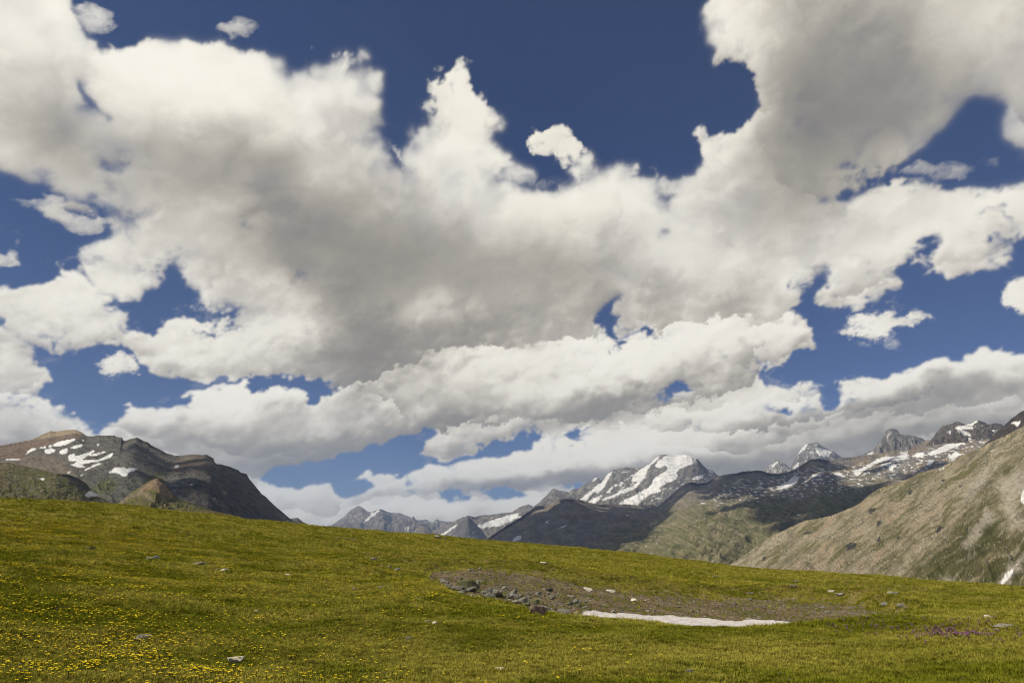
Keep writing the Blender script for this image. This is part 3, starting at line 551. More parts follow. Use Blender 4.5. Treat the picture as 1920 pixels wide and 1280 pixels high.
# ---- far to near
mountain("far_range", c2([(420,540),(540,500),(560,498),(600,475),(650,440),(680,410),(700,390),(730,370),(770,350),(800,365),(830,390),(860,400),(900,385),(935,372),(980,395),(1020,405),(1080,405),(1130,425),(1165,440),(1180,428),(1200,458),(1240,460),(1280,455),(1310,475),(1330,470),(1360,450),(1390,465),(1450,470),(1520,475),(1700,500)]),
 [(590,24000),(665,20000),(672,19500),(715,18500),(740,20500),(775,19000),(800,20500),(870,20000),(900,21000)], 15500, 1030, col_far(C3(.17,.145,.115), 0, SNOW_F, .30, 3), 585, 905, 1.4, 70, 1.1, 1.6, .10, 380, 1.6, 260, seed=3)
mountain("small_far_peak", c2([(180,520),(260,445),(310,440),(350,470),(410,500),(520,560)]), [(520,6000),(560,6000),(600,7400)], 4800, 1010, col_far(C3(.10,.095,.07), 0, None, .9, 5), 520, 608, 1.4, 36, 1.1, 1.2, .12, 50, 1.5, 50, seed=5)
mountain("snowy_left_range", [(770,1010),(790,1000),(830,987),(850,977),(868,969),(877,966),(890,969),(905,965),(920,965),(942,961),(960,960),(975,950),(992,945),(1000,949),(1010,958),(1040,980)],
 [(770,15000),(850,14800),(877,13300),(905,15200),(1040,15500)], 11000, 1040, col_far(C3(.17,.145,.11), 0, SNOW_G, .34, 7), 765, 1045, 1.4, 60, 1.05, 1.3, .10, 190, 1.8, 120, seed=7)
mountain("dark_pyramid_peak", c2([(1370,640),(1440,580),(1500,520),(1545,460),(1590,428),(1640,480),(1690,530),(1760,600),(1800,650)]), [(820,12600),(877,11200),(935,13200)], 9800, 1040, col_far(C3(.11,.10,.09), 0, [c2([(1425,580),(1480,525),(1490,530),(1440,585)])], .6, 8), 820, 936, 1.4, 50, 1.0, .8, .12, 130, 1.5, 60, seed=8)
mountain("brown_foothill_peak", c2([(1120,600),(1160,560),(1210,515),(1240,500),(1290,510),(1340,560),(1400,600),(1440,640)]), [(760,14500),(795,13500),(840,15000)], 11800, 1035, col_far(C3(.17,.135,.09), 0, None, .7, 9), 756, 842, 1.4, 40, 1.0, .8, .12, 120, 1.5, 60, seed=9)
mountain("glaciated_massif", c3([(300,560),(400,520),(440,490),(500,430),(550,380),(590,395),(650,405),(665,412),(700,385),(740,380),(760,365),(830,325),(875,297),(890,305),(905,320),(950,280),(990,245),(1040,235),(1100,222),(1150,230),(1190,225),(1215,225),(1240,215),(1270,195),(1320,150),(1350,132),(1400,128),(1450,135),(1500,130),(1550,130),(1590,145),(1610,165),(1625,155),(1640,170),(1680,215),(1710,240),(1740,245),(1775,275),(1800,300),(1900,340)]),
 [(970,13500),(1035,12600),(1065,12400),(1120,11700),(1200,11400),(1240,10700),(1270,10900),(1302,10700),(1312,10900),(1345,12200),(1380,12800)], 8200, 965, col_H, 972, 1376, 1.1, 190, 1.0, 1.5, .13, 60, 1.5, 130, lean=1.2, seed=11)
mountain("snowy_cone_peak", c4([(240,520),(295,470),(340,440),(385,400),(430,420),(470,455),(500,480),(560,520)]), [(1410,17500),(1456,16000),(1510,17000)], 13500, 905, col_J(C3(.20,.18,.145), [c4([(350,440),(390,410),(400,415),(360,450)]), c4([(390,450),(420,470),(410,480)])], .16, 12), 1410, 1512, 1.1, 50, 1.0, .7, .15, 160, 1.5, 110, seed=12)
mountain("snow_capped_peak", c4([(430,510),(470,450),(480,430),(500,390),(530,345),(560,310),(600,300),(635,292),(670,320),(720,345),(740,350),(770,375),(800,390),(840,395),(940,420)]), [(1470,15000),(1500,14200),(1532,13200),(1560,13700),(1625,15000)], 11500, 900, col_J(C3(.18,.17,.155), [c4([(505,375),(540,322),(580,300),(575,312),(560,335),(540,352)]), c4([(625,352),(650,330),(690,340),(730,350),(705,382),(650,378)]), c4([(485,450),(520,415),(520,440),(490,462)])], .27, 15), 1468, 1628, 1.1, 60, 1.0, .9, .15, 170, 1.6, 120, seed=13)
mountain("grey_pyramid_peak", c4([(800,410),(850,390),(920,370),(985,340),(1010,310),(1040,265),(1065,220),(1090,208),(1130,215),(1150,245),(1190,248),(1240,255),(1290,270),(1315,290),(1350,305),(1420,330)]), [(1580,10500),(1640,10000),(1668,8900),(1700,9300),(1780,9800)], 7600, 880, col_J(C3(.17,.16,.145), [c4([(1068,265),(1085,232),(1092,235),(1075,268)]), c4([(940,370),(990,345),(985,360),(950,378)])], .42, 17), 1580, 1775, 1.1, 70, 1.05, 1.6, .14, 190, 1.8, 150, seed=14)
mountain("snow_streaked_peak", c4([(1290,330),(1330,285),(1350,270),(1380,230),(1410,195),(1440,185),(1480,178),(1490,166),(1510,165),(1560,185),(1600,170),(1630,155),(1660,165),(1700,185),(1740,175),(1780,180),(1800,205),(1900,240),(2100,200)]), [(1720,7600),(1760,7000),(1830,6500),(1900,7000),(1990,7200)], 5600, 850, col_J(C3(.10,.085,.07), [c4([(1485,207),(1520,190),(1600,200),(1610,215),(1560,215)]), c4([(1555,190),(1620,160),(1640,158),(1600,190)]), c4([(1490,207),(1540,217),(1590,245),(1580,256),(1520,228)]), c4([(1440,230),(1470,222),(1460,245)])], .40, 19), 1722, 1990, 1.2, 60, 1.05, 1.4, .14, 90, 1.8, 80, seed=15)
RIDGE_I = [(840,1100),(880,1040),(900,1020)] + c3([(80,740),(200,660),(320,590),(410,520),(440,512),(500,515),(560,480),(640,460),(700,462),(770,470),(830,490),(900,500),(1000,500),(1100,500),(1200,510),(1290,500),(1330,520),(1400,460),(1480,390),(1550,340),(1600,335),(1640,345),(1700,335),(1780,290),(1850,275),(1920,268)]) + c4([(180,475),(280,468),(340,485),(400,490),(480,470),(550,430),(590,400),(650,395),(720,410),(800,390),(870,385),(920,375),(1000,370),(1100,345),(1200,345),(1300,290),(1350,275),(1420,270),(1520,255),(1640,235),(1750,215),(1850,225),(2000,260)])
INF_I = mountain("dark_middle_ridge", RIDGE_I, [(840,5200),(1000,5400),(1065,5000),(1130,5600),(1228,6000),(1290,5300),(1400,5600),(1500,5600),(1535,5200),(1600,5600),(1750,5900),(1950,6200)],
 [(840,3600),(1100,2900),(1300,2300),(1950,2100)], [(840,1090),(1100,1085),(1400,1110),(1600,1110),(1950,1080)], col_I, 842, 1940, 1.5, 300, 1.25, 1.3, .09, 50, 2.2, 60, lean=-1.6, seed=17, tex=.6)
mountain("dark_right_peak", c4([(1560,400),(1660,320),(1700,285),(1740,240),(1790,195),(1840,150),(1900,105),(1960,80),(2100,40),(2300,20)]), [(1800,2700),(1900,2700),(2040,2900)], 2300, 900, col_J(C3(.055,.046,.042), [c4([(1830,172),(1870,166),(1905,163),(1880,197),(1865,185)])], .75, 21), 1812, 2040, 1.3, 50, 1.0, 1.0, .12, 25, 1.8, 20, seed=18)
RIDGE_K = c4([(-60,1150),(0,1120),(90,1055),(180,1000),(270,930),(380,865),(470,820),(560,780),(650,765),(720,750),(800,720),(890,680),(960,620),(1020,580),(1100,555),(1200,520),(1280,480),(1400,450),(1480,410),(1560,370),(1640,335),(1700,300),(1780,265),(1850,230),(1920,190),(2000,150),(2100,100),(2400,20)])
mountain("scree_slope", RIDGE_K, [(1330,2300),(1500,2150),(1700,2000),(1920,1850),(2080,1750)], [(1330,1500),(1600,1050),(1800,820),(2080,700)], [(1330,1120),(1700,1130),(2080,1140)], col_K, 1325, 2075, 1.2, 360, 1.05, 1.1, .12, 24, 2.8, 9.0, lean=3.0, seed=21, tex=.3)
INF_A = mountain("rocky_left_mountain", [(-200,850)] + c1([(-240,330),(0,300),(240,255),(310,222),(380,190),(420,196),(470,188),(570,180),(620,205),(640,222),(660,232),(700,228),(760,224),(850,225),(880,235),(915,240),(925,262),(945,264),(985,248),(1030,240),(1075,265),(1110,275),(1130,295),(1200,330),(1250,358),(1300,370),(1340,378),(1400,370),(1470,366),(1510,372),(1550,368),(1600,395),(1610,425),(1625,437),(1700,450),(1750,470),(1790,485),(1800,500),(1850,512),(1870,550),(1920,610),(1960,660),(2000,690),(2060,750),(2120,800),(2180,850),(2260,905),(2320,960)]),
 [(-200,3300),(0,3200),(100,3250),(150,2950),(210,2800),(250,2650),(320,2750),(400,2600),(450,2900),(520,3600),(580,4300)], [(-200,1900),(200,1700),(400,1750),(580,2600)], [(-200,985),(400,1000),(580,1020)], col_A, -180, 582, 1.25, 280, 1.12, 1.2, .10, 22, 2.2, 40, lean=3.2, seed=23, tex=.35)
mountain("grassy_crag_hill", c1([(-600,440),(-200,420),(0,428),(70,425),(120,445),(260,470),(330,485),(400,505),(430,510),(520,518),(580,542),(640,578),(680,622),(700,650),(760,690),(810,720),(830,760),(870,820),(950,900)]), [(-150,1500),(60,1350),(110,1250),(160,1400),(175,1600),(240,1700)], [(-150,900),(240,1000)], 990, col_B, -150, 236, 1.25, 130, 1.1, 1.0, .10, 16, 2.0, 18, lean=1., seed=25, tex=.8)
mountain("small_brown_cone", c1([(700,830),(820,772),(870,740),(940,690),(1000,640),(1080,590),(1140,555),(1180,545),(1220,560),(1260,610),(1310,680),(1370,710),(1440,730),(1530,765),(1600,790),(1700,825),(1850,860),(2000,900)]), [(175,1500),(250,1450),(295,1250),(330,1450),(500,1700)], 950, 990, col_C, 175, 490, 1.25, 100, 1.0, 1.0, .14, 16, 3.0, 16, seed=27, smooth=.06)
mountain("olive_fold", [(150,966),(210,957.5),(240,955),(300,953.5),(375,956),(400,957.5),(437,965),(467,974),(480,977),(530,992)], [(150,420),(300,380),(530,330)], 210, [(150,1000),(530,1020)], col_D, 150, 526, 1.5, 40, 1.0, .5, .10, .3, 2.0, .3, seed=29)
print("mountains", time.time() - T0)
# ================================================================ the meadow and its hollow
PROF = {   # photo column: (photo row, distance in metres) from near to the meadow's skyline
 -400: [(1420,6),(1150,13),(1050,30),(970,58),(925,90)],
 0: [(1400,6.5),(1280,9),(1150,15),(1050,32),(980,62),(935,95)],
 240: [(1400,6.5),(1280,9),(1155,15.5),(1060,34),(1000,62),(949,105)],
 480: [(1400,6.5),(1280,9),(1160,15.5),(1075,35),(1022,65),(976,115)],
 720: [(1400,6.5),(1280,9),(1180,14),(1112,23),(1086,34),(1045,66),(996,125)],
 860: [(1400,6.5),(1280,9),(1182,14),(1110,22.5),(1100,31),(1062,48),(1008,128)],
 960: [(1400,6.5),(1280,9),(1190,14),(1132,21),(1124,29),(1070,47),(1017,130)],
 1080: [(1400,6.5),(1280,9),(1198,14),(1156,19.5),(1150,29),(1085,48),(1027,130)],
 1200: [(1400,6.5),(1280,9),(1205,14),(1172,18.5),(1168,29),(1103,48),(1039,130)],
 1440: [(1400,6.5),(1280,9),(1216,13.5),(1190,18),(1186,28),(1122,50),(1068,125)],
 1560: [(1400,6.5),(1280,9),(1218,13),(1182,18.5),(1170,29),(1126,50),(1076,118)],
 1680: [(1400,6.5),(1280,9),(1222,12.5),(1166,19),(1152,29),(1124,50),(1083,112)],
 1920: [(1400,6.5),(1280,9),(1225,12.5),(1176,18),(1152,28),(1130,46),(1104,100)],
 2300: [(1400,6.5),(1290,9),(1225,13),(1180,19),(1160,30),(1145,50),(1132,95)],
}
_cp = []; _hz = []
for cx_, rows_ in PROF.items():
    for (py_, d_) in rows_:
        a_, e_ = azel(cx_, py_); _cp.append((float(a_), math.log(d_), math.tan(float(e_))))
    _hz.append((float(azel(cx_, rows_[-1][0])[0]), rows_[-1][1]))
for a_ in (-.95, -.6, -.3, 0, .3, .6, .95): _cp.append((a_, math.log(2.2), -1.62 / 2.2)); _cp.append((a_, math.log(3.6), -1.62 / 3.6))
_cp = np.array(_cp); _SA = 1.9
def _phi(d): return d * d * np.log(d + 1e-9)
def _solve():
    X = np.stack([_cp[:, 0] * _SA, _cp[:, 1]], 1); n = len(X)
    K = _phi(np.hypot(X[:, None, 0] - X[None, :, 0], X[:, None, 1] - X[None, :, 1])) + np.eye(n) * 1e-4
    P = np.c_[np.ones(n), X]; M = np.zeros((n + 3, n + 3)); M[:n, :n] = K; M[:n, n:] = P; M[n:, :n] = P.T
    return X, np.linalg.solve(M, np.r_[_cp[:, 2], 0, 0, 0])
_X, _W = _solve()
_HZ = np.array(_hz)
def ground_te(az, lr):
    u = az * _SA; out = _W[-3] + _W[-2] * u + _W[-1] * lr
    for (a, b), w in zip(_X, _W[:-3]): out = out + w * _phi(np.hypot(u - a, lr - b))
    return out
DIRT = [[(790,1078),(800,1064),(840,1056),(905,1058),(960,1064),(1040,1072),(1100,1084),(1170,1094),(1240,1104),(1300,1110),(1380,1115),(1450,1113),(1560,1118),(1640,1130),(1730,1146),(1680,1168),(1560,1186),(1480,1196),(1380,1200),(1180,1186),(1060,1162),(960,1140),(880,1122),(830,1100)]]
DARKT = [[(1540,1078),(1660,1092),(1800,1106),(1920,1118),(1990,1120),(1990,1135),(1850,1128),(1700,1112),(1560,1098)],[(520,1085),(580,1090),(640,1100),(700,1108),(640,1112),(560,1104)],[(880,1064),(960,1066),(1040,1078),(1100,1092),(1180,1104),(1240,1116),(1180,1116),(1090,1104),(1000,1088),(900,1078)]]
_dm = np.maximum(blur(raster(DIRT), 8), .46 * blur(raster([[(640,1052),(700,1042),(780,1050),(880,1064),(1000,1075),(1000,1100),(860,1112),(790,1096),(720,1080)]]), 10)); _dk = blur(raster(DARKT), 6)
def ground_z(az, r, fine=True, parts=False):
    """height (eye = 0) of the meadow"""
    az = np.asarray(az, float); r = np.asarray(r, float); ac = np.clip(az, -.86, .86)
    D = np.interp(ac, _HZ[:, 0], _HZ[:, 1]); rr = np.minimum(r, D); lr = np.log(np.maximum(rr, 1.6))
    te = ground_te(ac, lr); z = te * rr
    ex = np.maximum(r - D, 0)
    z = z + te * ex * np.exp(-ex / 150) - .55 * ex ** 2 / (ex + 60)
    z = np.maximum(z, -620 + 25 * fbm(r * np.sin(az) / 900., r * np.cos(az) / 900., 3, 400) - .00001 * r)
    x = r * np.sin(az); y = r * np.cos(az)
    px, py = project(x, y, z)
    dm = sample(_dm, px + 14 * fbm(x * .35, y * .35, 4, 411), py + 5 * fbm(x * .35, y * .35, 4, 413)) * sstep(20.5, 24, r) * sstep(75, 60, r)
    near = sstep(D + 60, D, r)
    b = .42 * fbm(x / 9., y / 9., 3, 401) * sstep(4, 12, r) + .12 * fbm(x / 1.9, y / 1.9, 4, 403)
    b = b * (1 - .5 * dm)
    if fine: b = b + (.028 * (1 - dm) + .06 * dm) * fbm(x / .33, y / .33, 3, 405) + .04 * (1 - dm) * puffs(x / .6, y / .6, 2, 407)
    # the turf edge round the bare hollow: the dirt lies a hand lower
    b = b - .30 * sstep(.25, .6, dm) * sstep(24, 30, r) + .30 * np.exp(-((dm - .20) / .13) ** 2) * sstep(30, 36, r) * sstep(.35, .9, puffs(x / .9, y / .9, 2, 409))
    z = z + b * near
    if parts: return z, dm, px, py
    return z
def build_ground():
    q = math.radians
    az = np.concatenate([np.linspace(-math.pi, q(-46), 90)[:-1], np.linspace(q(-46), q(46), 1250), np.linspace(q(46), math.pi, 90)[1:]])
    r = np.concatenate([np.geomspace(.8, 8, 40)[:-1], np.geomspace(8, 160, 520), np.geomspace(160, 1500, 60)[1:], np.geomspace(1500, 25500, 40)[1:]])
    AZ, R = np.meshgrid(az, r)
    z, dm, px, py = ground_z(AZ, R, parts=True)
    x = R * np.sin(AZ); y = R * np.cos(AZ); px, py = project(x, y, z)
    m, n, l = new_mat("alpine_turf")
    out = n.new("ShaderNodeOutputMaterial"); b = n.new("ShaderNodeBsdfPrincipled"); b.inputs['Roughness'].default_value = .95; b.inputs['Specular IOR Level'].default_value = .1
    at = n.new("ShaderNodeAttribute"); at.attribute_name = "col"; g = n.new("ShaderNodeNewGeometry")
    nz = n.new("ShaderNodeTexNoise"); nz.inputs['Scale'].default_value = 9; nz.inputs['Detail'].default_value = 7; nz.inputs['Roughness'].default_value = .72; l.new(g.outputs['Position'], nz.inputs['Vector'])
    mr = n.new("ShaderNodeMapRange"); mr.inputs[1].default_value = .3; mr.inputs[2].default_value = .7; mr.inputs[3].default_value = .6; mr.inputs[4].default_value = 1.4; l.new(nz.outputs[0], mr.inputs[0])
    mu = n.new("ShaderNodeVectorMath"); mu.operation = 'SCALE'; l.new(at.outputs['Color'], mu.inputs[0]); l.new(mr.outputs[0], mu.inputs['Scale']); l.new(mu.outputs[0], b.inputs['Base Color'])
    bp = n.new("ShaderNodeBump"); bp.inputs['Strength'].default_value = .9; bp.inputs['Distance'].default_value = .05; l.new(nz.outputs[0], bp.inputs['Height']); l.new(bp.outputs[0], b.inputs['Normal']); l.new(b.outputs[0], out.inputs[0])
    col = turf_colour(x, y, R, px, py, dm)
    o = mesh_obj("meadow_ground", np.stack([x, y, z], -1).reshape(-1, 3), grid_faces(*AZ.shape), m)
    set_col(o, "col", col); tag(o, kind="structure")
    return o
def turf_mix(x, y, R):
    """0 lush green .. 1 dry straw, shared by the turf and the blades standing on it"""
    return sstep(-.30, .34, fbm(x / 3.1, y / 3.1, 5, 421, .6) + .35 * fbm(x / 14., y / 14., 3, 423))
def turf_colour(x, y, R, px, py, dm):
    d = turf_mix(x, y, R)[..., None]; f = fbm(x / .28, y / .28, 3, 425, .6)[..., None]
    c = mix(C3(.150, .142, .014), C3(.215, .185, .034), d) * (1 + .35 * f)
    far = sstep(45, 120, R)[..., None]
    c = mix(c, C3(.235, .205, .018) * (1 + .40 * fbm(x / 2.2, y / 5., 5, 427, .6)[..., None]), far * .75)
    c = mix(c, C3(.085, .060, .028), (sample(_dk, px, py) * sstep(20, 30, R) * sstep(-.4, .2, fbm(x / 1.4, y / 1.4, 3, 429)))[..., None] * .75)
    c = mix(c, C3(.06, .045, .025), sstep(.30, .48, fbm(x / .9, y / .9, 5, 431, .6))[..., None] * .7)
    v = fbm(x / 2.4, y / 2.4, 5, 433, .6)[..., None]; w = fbm(x / .22, y / .22, 4, 435, .7)[..., None]
    dirt = mix(C3(.105, .068, .030), C3(.195, .150, .080), sstep(-.25, .3, v + .5 * w)); dirt = mix(dirt, C3(.11, .11, .03), sstep(.02, .25, -v) * .75)
    c = mix(c, dirt, sstep(.28, .78, dm[..., None] + .35 * f + .45 * v))
    c = mix(c, mix(C3(.085, .055, .018), C3(.20, .15, .045), sstep(-.3, .3, v)), (np.exp(-((dm - .22) / .13) ** 2) * sstep(30, 36, R))[..., None] * .9)
    val = C3(.10, .10, .045) * (1 + .4 * fbm(x / 160., y / 160., 4, 437)[..., None])
    return mix(c, val, sstep(200, 500, R)[..., None])
build_ground()
print("ground", time.time() - T0)

# ---- finding the ground under a photo point
_hr = np.geomspace(4, 160, 420)
def ground_hit(px, py, rmin=0.):
    a, e = azel(px, py); a = float(a); te = math.tan(float(e))
    g = ground_z(np.full(_hr.shape, a), _hr, fine=False) / _hr
    ok = np.nonzero((g >= te) & (_hr >= rmin))[0]
    r = float(_hr[ok[0]]) if len(ok) else 60.
    return a, r
def spot(a, r):
    z = float(ground_z(np.array([a]), np.array([r]))[0])
    return Vector((r * math.sin(a), r * math.cos(a), z))

# ================================================================ old snow in the hollow
def build_snow():
    nc, nr = 260, 60
    px = np.linspace(1082, 1530, nc)
    near = interp([(1086,24.4),(1180,23.5),(1350,23),(1530,23.5)], px); far_py = interp([(1086,1153),(1112,1152),(1200,1160),(1300,1165),(1360,1170),(1385,1173),(1400,1168),(1450,1172),(1500,1178),(1530,1184)], px)
    rf = np.array([ground_hit(p, q_, 24)[1] for p, q_ in zip(px, far_py)]); rf = np.convolve(np.pad(rf, 7, mode='edge'), np.ones(15) / 15, 'valid')
    az = azel(px, far_py)[0]
    wdt = sstep(0, .05, np.linspace(0, 1, nc)) * sstep(1, .90, np.linspace(0, 1, nc))
    rf = rf + .5 * fbm(px * .05, px * 0, 4, 501); mid = (near + rf) / 2
    t = np.linspace(0, 1, nr)[:, None]
    R = mid + (near + (rf - near) * t - mid) * (.15 + .85 * wdt)
    AZ = np.broadcast_to(az, R.shape); g = ground_z(AZ, R)
    edge = sstep(0, .10, t) * sstep(1, .90, t) * sstep(0, .03, np.linspace(0, 1, nc)) * sstep(1, .97, np.linspace(0, 1, nc))
    x = R * np.sin(AZ); y = R * np.cos(AZ)
    sm = ground_z(AZ, R, fine=False)
    z = mix(g - .06, sm + .26 + .05 * fbm(x / .5, y / .5, 3, 503) + .025 * puffs(x / .35, y / .35, 1, 505), edge)
    m, n, l = new_mat("old_snow"); out = n.new("ShaderNodeOutputMaterial"); b = n.new("ShaderNodeBsdfPrincipled"); b.inputs['Roughness'].default_value = .6
    nz = n.new("ShaderNodeTexNoise"); nz.inputs['Scale'].default_value = 4.5; nz.inputs['Detail'].default_value = 9; nz.inputs['Roughness'].default_value = .7; g_ = n.new("ShaderNodeNewGeometry"); l.new(g_.outputs['Position'], nz.inputs['Vector'])
    cr = n.new("ShaderNodeValToRGB"); cr.color_ramp.elements[0].position = .32; cr.color_ramp.elements[0].color = (.50, .42, .36, 1); cr.color_ramp.elements[1].position = .60; cr.color_ramp.elements[1].color = (.80, .77, .74, 1)
    l.new(nz.outputs[0], cr.inputs[0]); l.new(cr.outputs[0], b.inputs['Base Color'])
    bp = n.new("ShaderNodeBump"); bp.inputs['Distance'].default_value = .12; l.new(nz.outputs[0], bp.inputs['Height']); l.new(bp.outputs[0], b.inputs['Normal']); l.new(b.outputs[0], out.inputs[0])
    top = np.stack([x, y, z], -1).reshape(-1, 3); bot = np.stack([x, y, np.minimum(g, z) - .25], -1).reshape(-1, 3); k = len(top)
    F = grid_faces(nr, nc); ring = [j for j in range(nc)] + [i * nc + nc - 1 for i in range(1, nr)] + [(nr - 1) * nc + j for j in range(nc - 2, -1, -1)] + [i * nc for i in range(nr - 2, 0, -1)]
    ring = np.array(ring); nx_ = np.roll(ring, -1); side = np.stack([ring, nx_, nx_ + k, ring + k], -1)
    o = mesh_obj("snow_patch", np.r_[top, bot], np.r_[F, F[:, ::-1] + k, side], m)
    tag(o, "long thin patch of dirty old snow melting in the stony hollow", "snow patch")
    return R
build_snow()

# ================================================================ rocks
def rock_mat2(name, a, b_, lichen=None, var=.35):
    m, n, l = new_mat(name); out = n.new("ShaderNodeOutputMaterial"); b = n.new("ShaderNodeBsdfPrincipled"); b.inputs['Roughness'].default_value = .85; b.inputs['Specular IOR Level'].default_value = .2
    tc = n.new("ShaderNodeTexCoord"); oi = n.new("ShaderNodeObjectInfo")
    ad = n.new("ShaderNodeVectorMath"); ad.operation = 'ADD'; l.new(tc.outputs['Object'], ad.inputs[0]); cm = n.new("ShaderNodeMath"); cm.operation = 'MULTIPLY'; cm.inputs[1].default_value = 37; l.new(oi.outputs['Random'], cm.inputs[0]); l.new(cm.outputs[0], ad.inputs[1])
    nz = n.new("ShaderNodeTexNoise"); nz.inputs['Scale'].default_value = 3.5; nz.inputs['Detail'].default_value = 8; nz.inputs['Roughness'].default_value = .7; l.new(ad.outputs[0], nz.inputs['Vector'])
    cr = n.new("ShaderNodeValToRGB"); cr.color_ramp.elements[0].position = .35; cr.color_ramp.elements[0].color = (*a, 1); cr.color_ramp.elements[1].position = .65; cr.color_ramp.elements[1].color = (*b_, 1)
    l.new(nz.outputs[0], cr.inputs[0]); last = cr.outputs[0]
    if lichen:
        n2 = n.new("ShaderNodeTexNoise"); n2.inputs['Scale'].default_value = 7; n2.inputs['Detail'].default_value = 5; l.new(ad.outputs[0], n2.inputs['Vector'])
        c2_ = n.new("ShaderNodeValToRGB"); c2_.color_ramp.elements[0].position = .52; c2_.color_ramp.elements[1].position = .60; mxx = n.new("ShaderNodeMix"); mxx.data_type = 'RGBA'
        l.new(n2.outputs[0], c2_.inputs[0]); l.new(c2_.outputs[0], mxx.inputs[0]); l.new(last, mxx.inputs[6]); mxx.inputs[7].default_value = (*lichen, 1); last = mxx.outputs[2]
    hs = n.new("ShaderNodeHueSaturation"); mr = n.new("ShaderNodeMapRange"); mr.inputs[3].default_value = 1 - var; mr.inputs[4].default_value = 1 + var; l.new(oi.outputs['Random'], mr.inputs[0]); l.new(mr.outputs[0], hs.inputs['Value']); l.new(last, hs.inputs['Color'])
    l.new(hs.outputs[0], b.inputs['Base Color'])
    bp = n.new("ShaderNodeBump"); bp.inputs['Strength'].default_value = .6; bp.inputs['Distance'].default_value = .08; l.new(nz.outputs[0], bp.inputs['Height']); l.new(bp.outputs[0], b.inputs['Normal']); l.new(b.outputs[0], out.inputs[0]); return m
M_GREY = rock_mat2("grey_stone", (.17, .16, .14), (.36, .335, .29), (.26, .25, .14))
M_PALE = rock_mat2("pale_stone", (.52, .46, .34), (.85, .79, .66), None, .1)
M_DARK = rock_mat2("dark_stone", (.09, .085, .08), (.23, .215, .19), (.20, .20, .10))
M_BROWN = rock_mat2("brown_stone", (.13, .09, .065), (.27, .20, .15))
M_GREEN = rock_mat2("mossy_stone", (.10, .10, .05), (.20, .19, .11), (.12, .14, .03))
def rock_mesh(name, seed, flat=.5, mat=M_GREY, sub=3, sharp=.28):
    """an angular broken stone: an ico ball cut by random planes, then roughened"""
    import bmesh
    rg = random.Random(seed); bm = bmesh.new(); bmesh.ops.create_icosphere(bm, subdivisions=sub, radius=1)
    planes = []
    for k in range(11):
        v = Vector((rg.gauss(0, 1), rg.gauss(0, 1), rg.gauss(0, .8))).normalized(); planes.append((v, rg.uniform(.50, .82)))
    planes.append((Vector((rg.uniform(-.2, .2), rg.uniform(-.2, .2), 1)).normalized(), .6))
    for v in bm.verts:
        p = v.co.copy()
        for d, h in planes:
            s = p.dot(d)
            if s > h: p -= d * (s - h) * .96
        v.co = p * (1 + .05 * math.sin(p.x * 9 + seed) * math.cos(p.y * 8 - seed * 2) + rg.uniform(-.012, .012)); v.co.z *= flat
    me = bpy.data.meshes.new(name); bm.to_mesh(me); bm.free(); me.materials.append(mat)
    me.polygons.foreach_set('use_smooth', np.zeros(len(me.polygons), bool)); return me
_cache = {}
def rock(px, py, wpx, hpx, mat, label, seed, rot=0., tilt=0., name="rock", rmin=0., flat=None, deep=.35, long=1.0, grow=1.0):
    a, r = ground_hit(px, py, rmin); p = spot(a, r); grow *= .78 if px > 1440 and rmin >= 20 else 1; w = wpx / F_PX * r * .5 * 1.1 * grow; h = hpx / F_PX * r * grow
    key = (seed % 9, mat.name)
    if key not in _cache: _cache[key] = rock_mesh("rock_mesh", seed, 1.0, mat, 4)
    o = bpy.data.objects.new(name, _cache[key]); SC.collection.objects.link(o)
    hz = h * .62
    o.scale = (w, w * .7 * long, hz); o.location = (p.x, p.y, p.z + hz * (.5 - deep) + h * .12); o.rotation_euler = (tilt * .5, tilt, rot - a)
    tag(o, label, "rock", "stones lying in the alpine meadow"); return o
R_ = lambda *a, **k: rock(*a, **k)
R_(1010, 1157, 32, 22, M_BROWN, "dark brown tilted boulder on the grass crest at the end of the rubble band", 3, .4, .18, name="boulder", deep=.15)
R_(1022, 1150, 14, 7, M_PALE, "small pale stone leaning on top of the dark brown boulder's back", 5, .2, rmin=10)
R_(441, 1252, 30, 12, M_PALE, "elongated cream white rock lying in grass near the yellow flowers at the front", 2, .35, .05, deep=.2)
R_(938, 1260, 19, 7, M_PALE, "small flat cream rock at the bottom of the meadow, right of the flowers", 2, 0, deep=.2)
R_(801, 1173, 13, 8, M_PALE, "rounded pale stone, left one of a close pair in mid meadow", 4, .1, deep=.2)
R_(815, 1176, 13, 7, M_PALE, "pale tapering stone, right one of a close pair in mid meadow", 6, -.3, .2, deep=.2)
R_(268, 1203, 34, 13, M_GREY, "smooth grey slab half sunk in grass among dense yellow flowers", 7, -.1, deep=.45)
R_(270, 1214, 12, 4, M_GREY, "small grey stone just below the sunken slab among yellow flowers", 8, 0, deep=.4)
R_(293, 1051, 15, 8, M_GREY, "grey angular rock, right half of a touching pair on the left slope", 0, .3, .15, deep=.2)
R_(280, 1052, 18, 7, M_GREY, "flat grey rock, left half of a touching pair on the left slope", 5, .1, deep=.3)
R_(373, 1061, 28, 7, M_GREY, "long flat grey slab on the left slope beside the touching pair of rocks", 6, 0, deep=.35)
R_(420, 1072, 16, 6, M_PALE, "light tan flat stone right of the long grey slab on the left slope", 7, .2, deep=.25)
R_(408, 1071, 12, 3, M_GREY, "thin grey flake of stone touching the light tan flat stone", 8, 0, deep=.35)
R_(171, 1034, 15, 6, M_GREEN, "mossy green topped stone farthest left on the grassy slope", 1, 0, deep=.2)
R_(539, 1081, 13, 5, M_PALE, "pale flat stone in grass before the small turf scar", 2, 0, deep=.3)
R_(557, 1064, 9, 4, M_GREY, "small light grey stone on the slope above the pale flat stone", 3, 0, deep=.3)
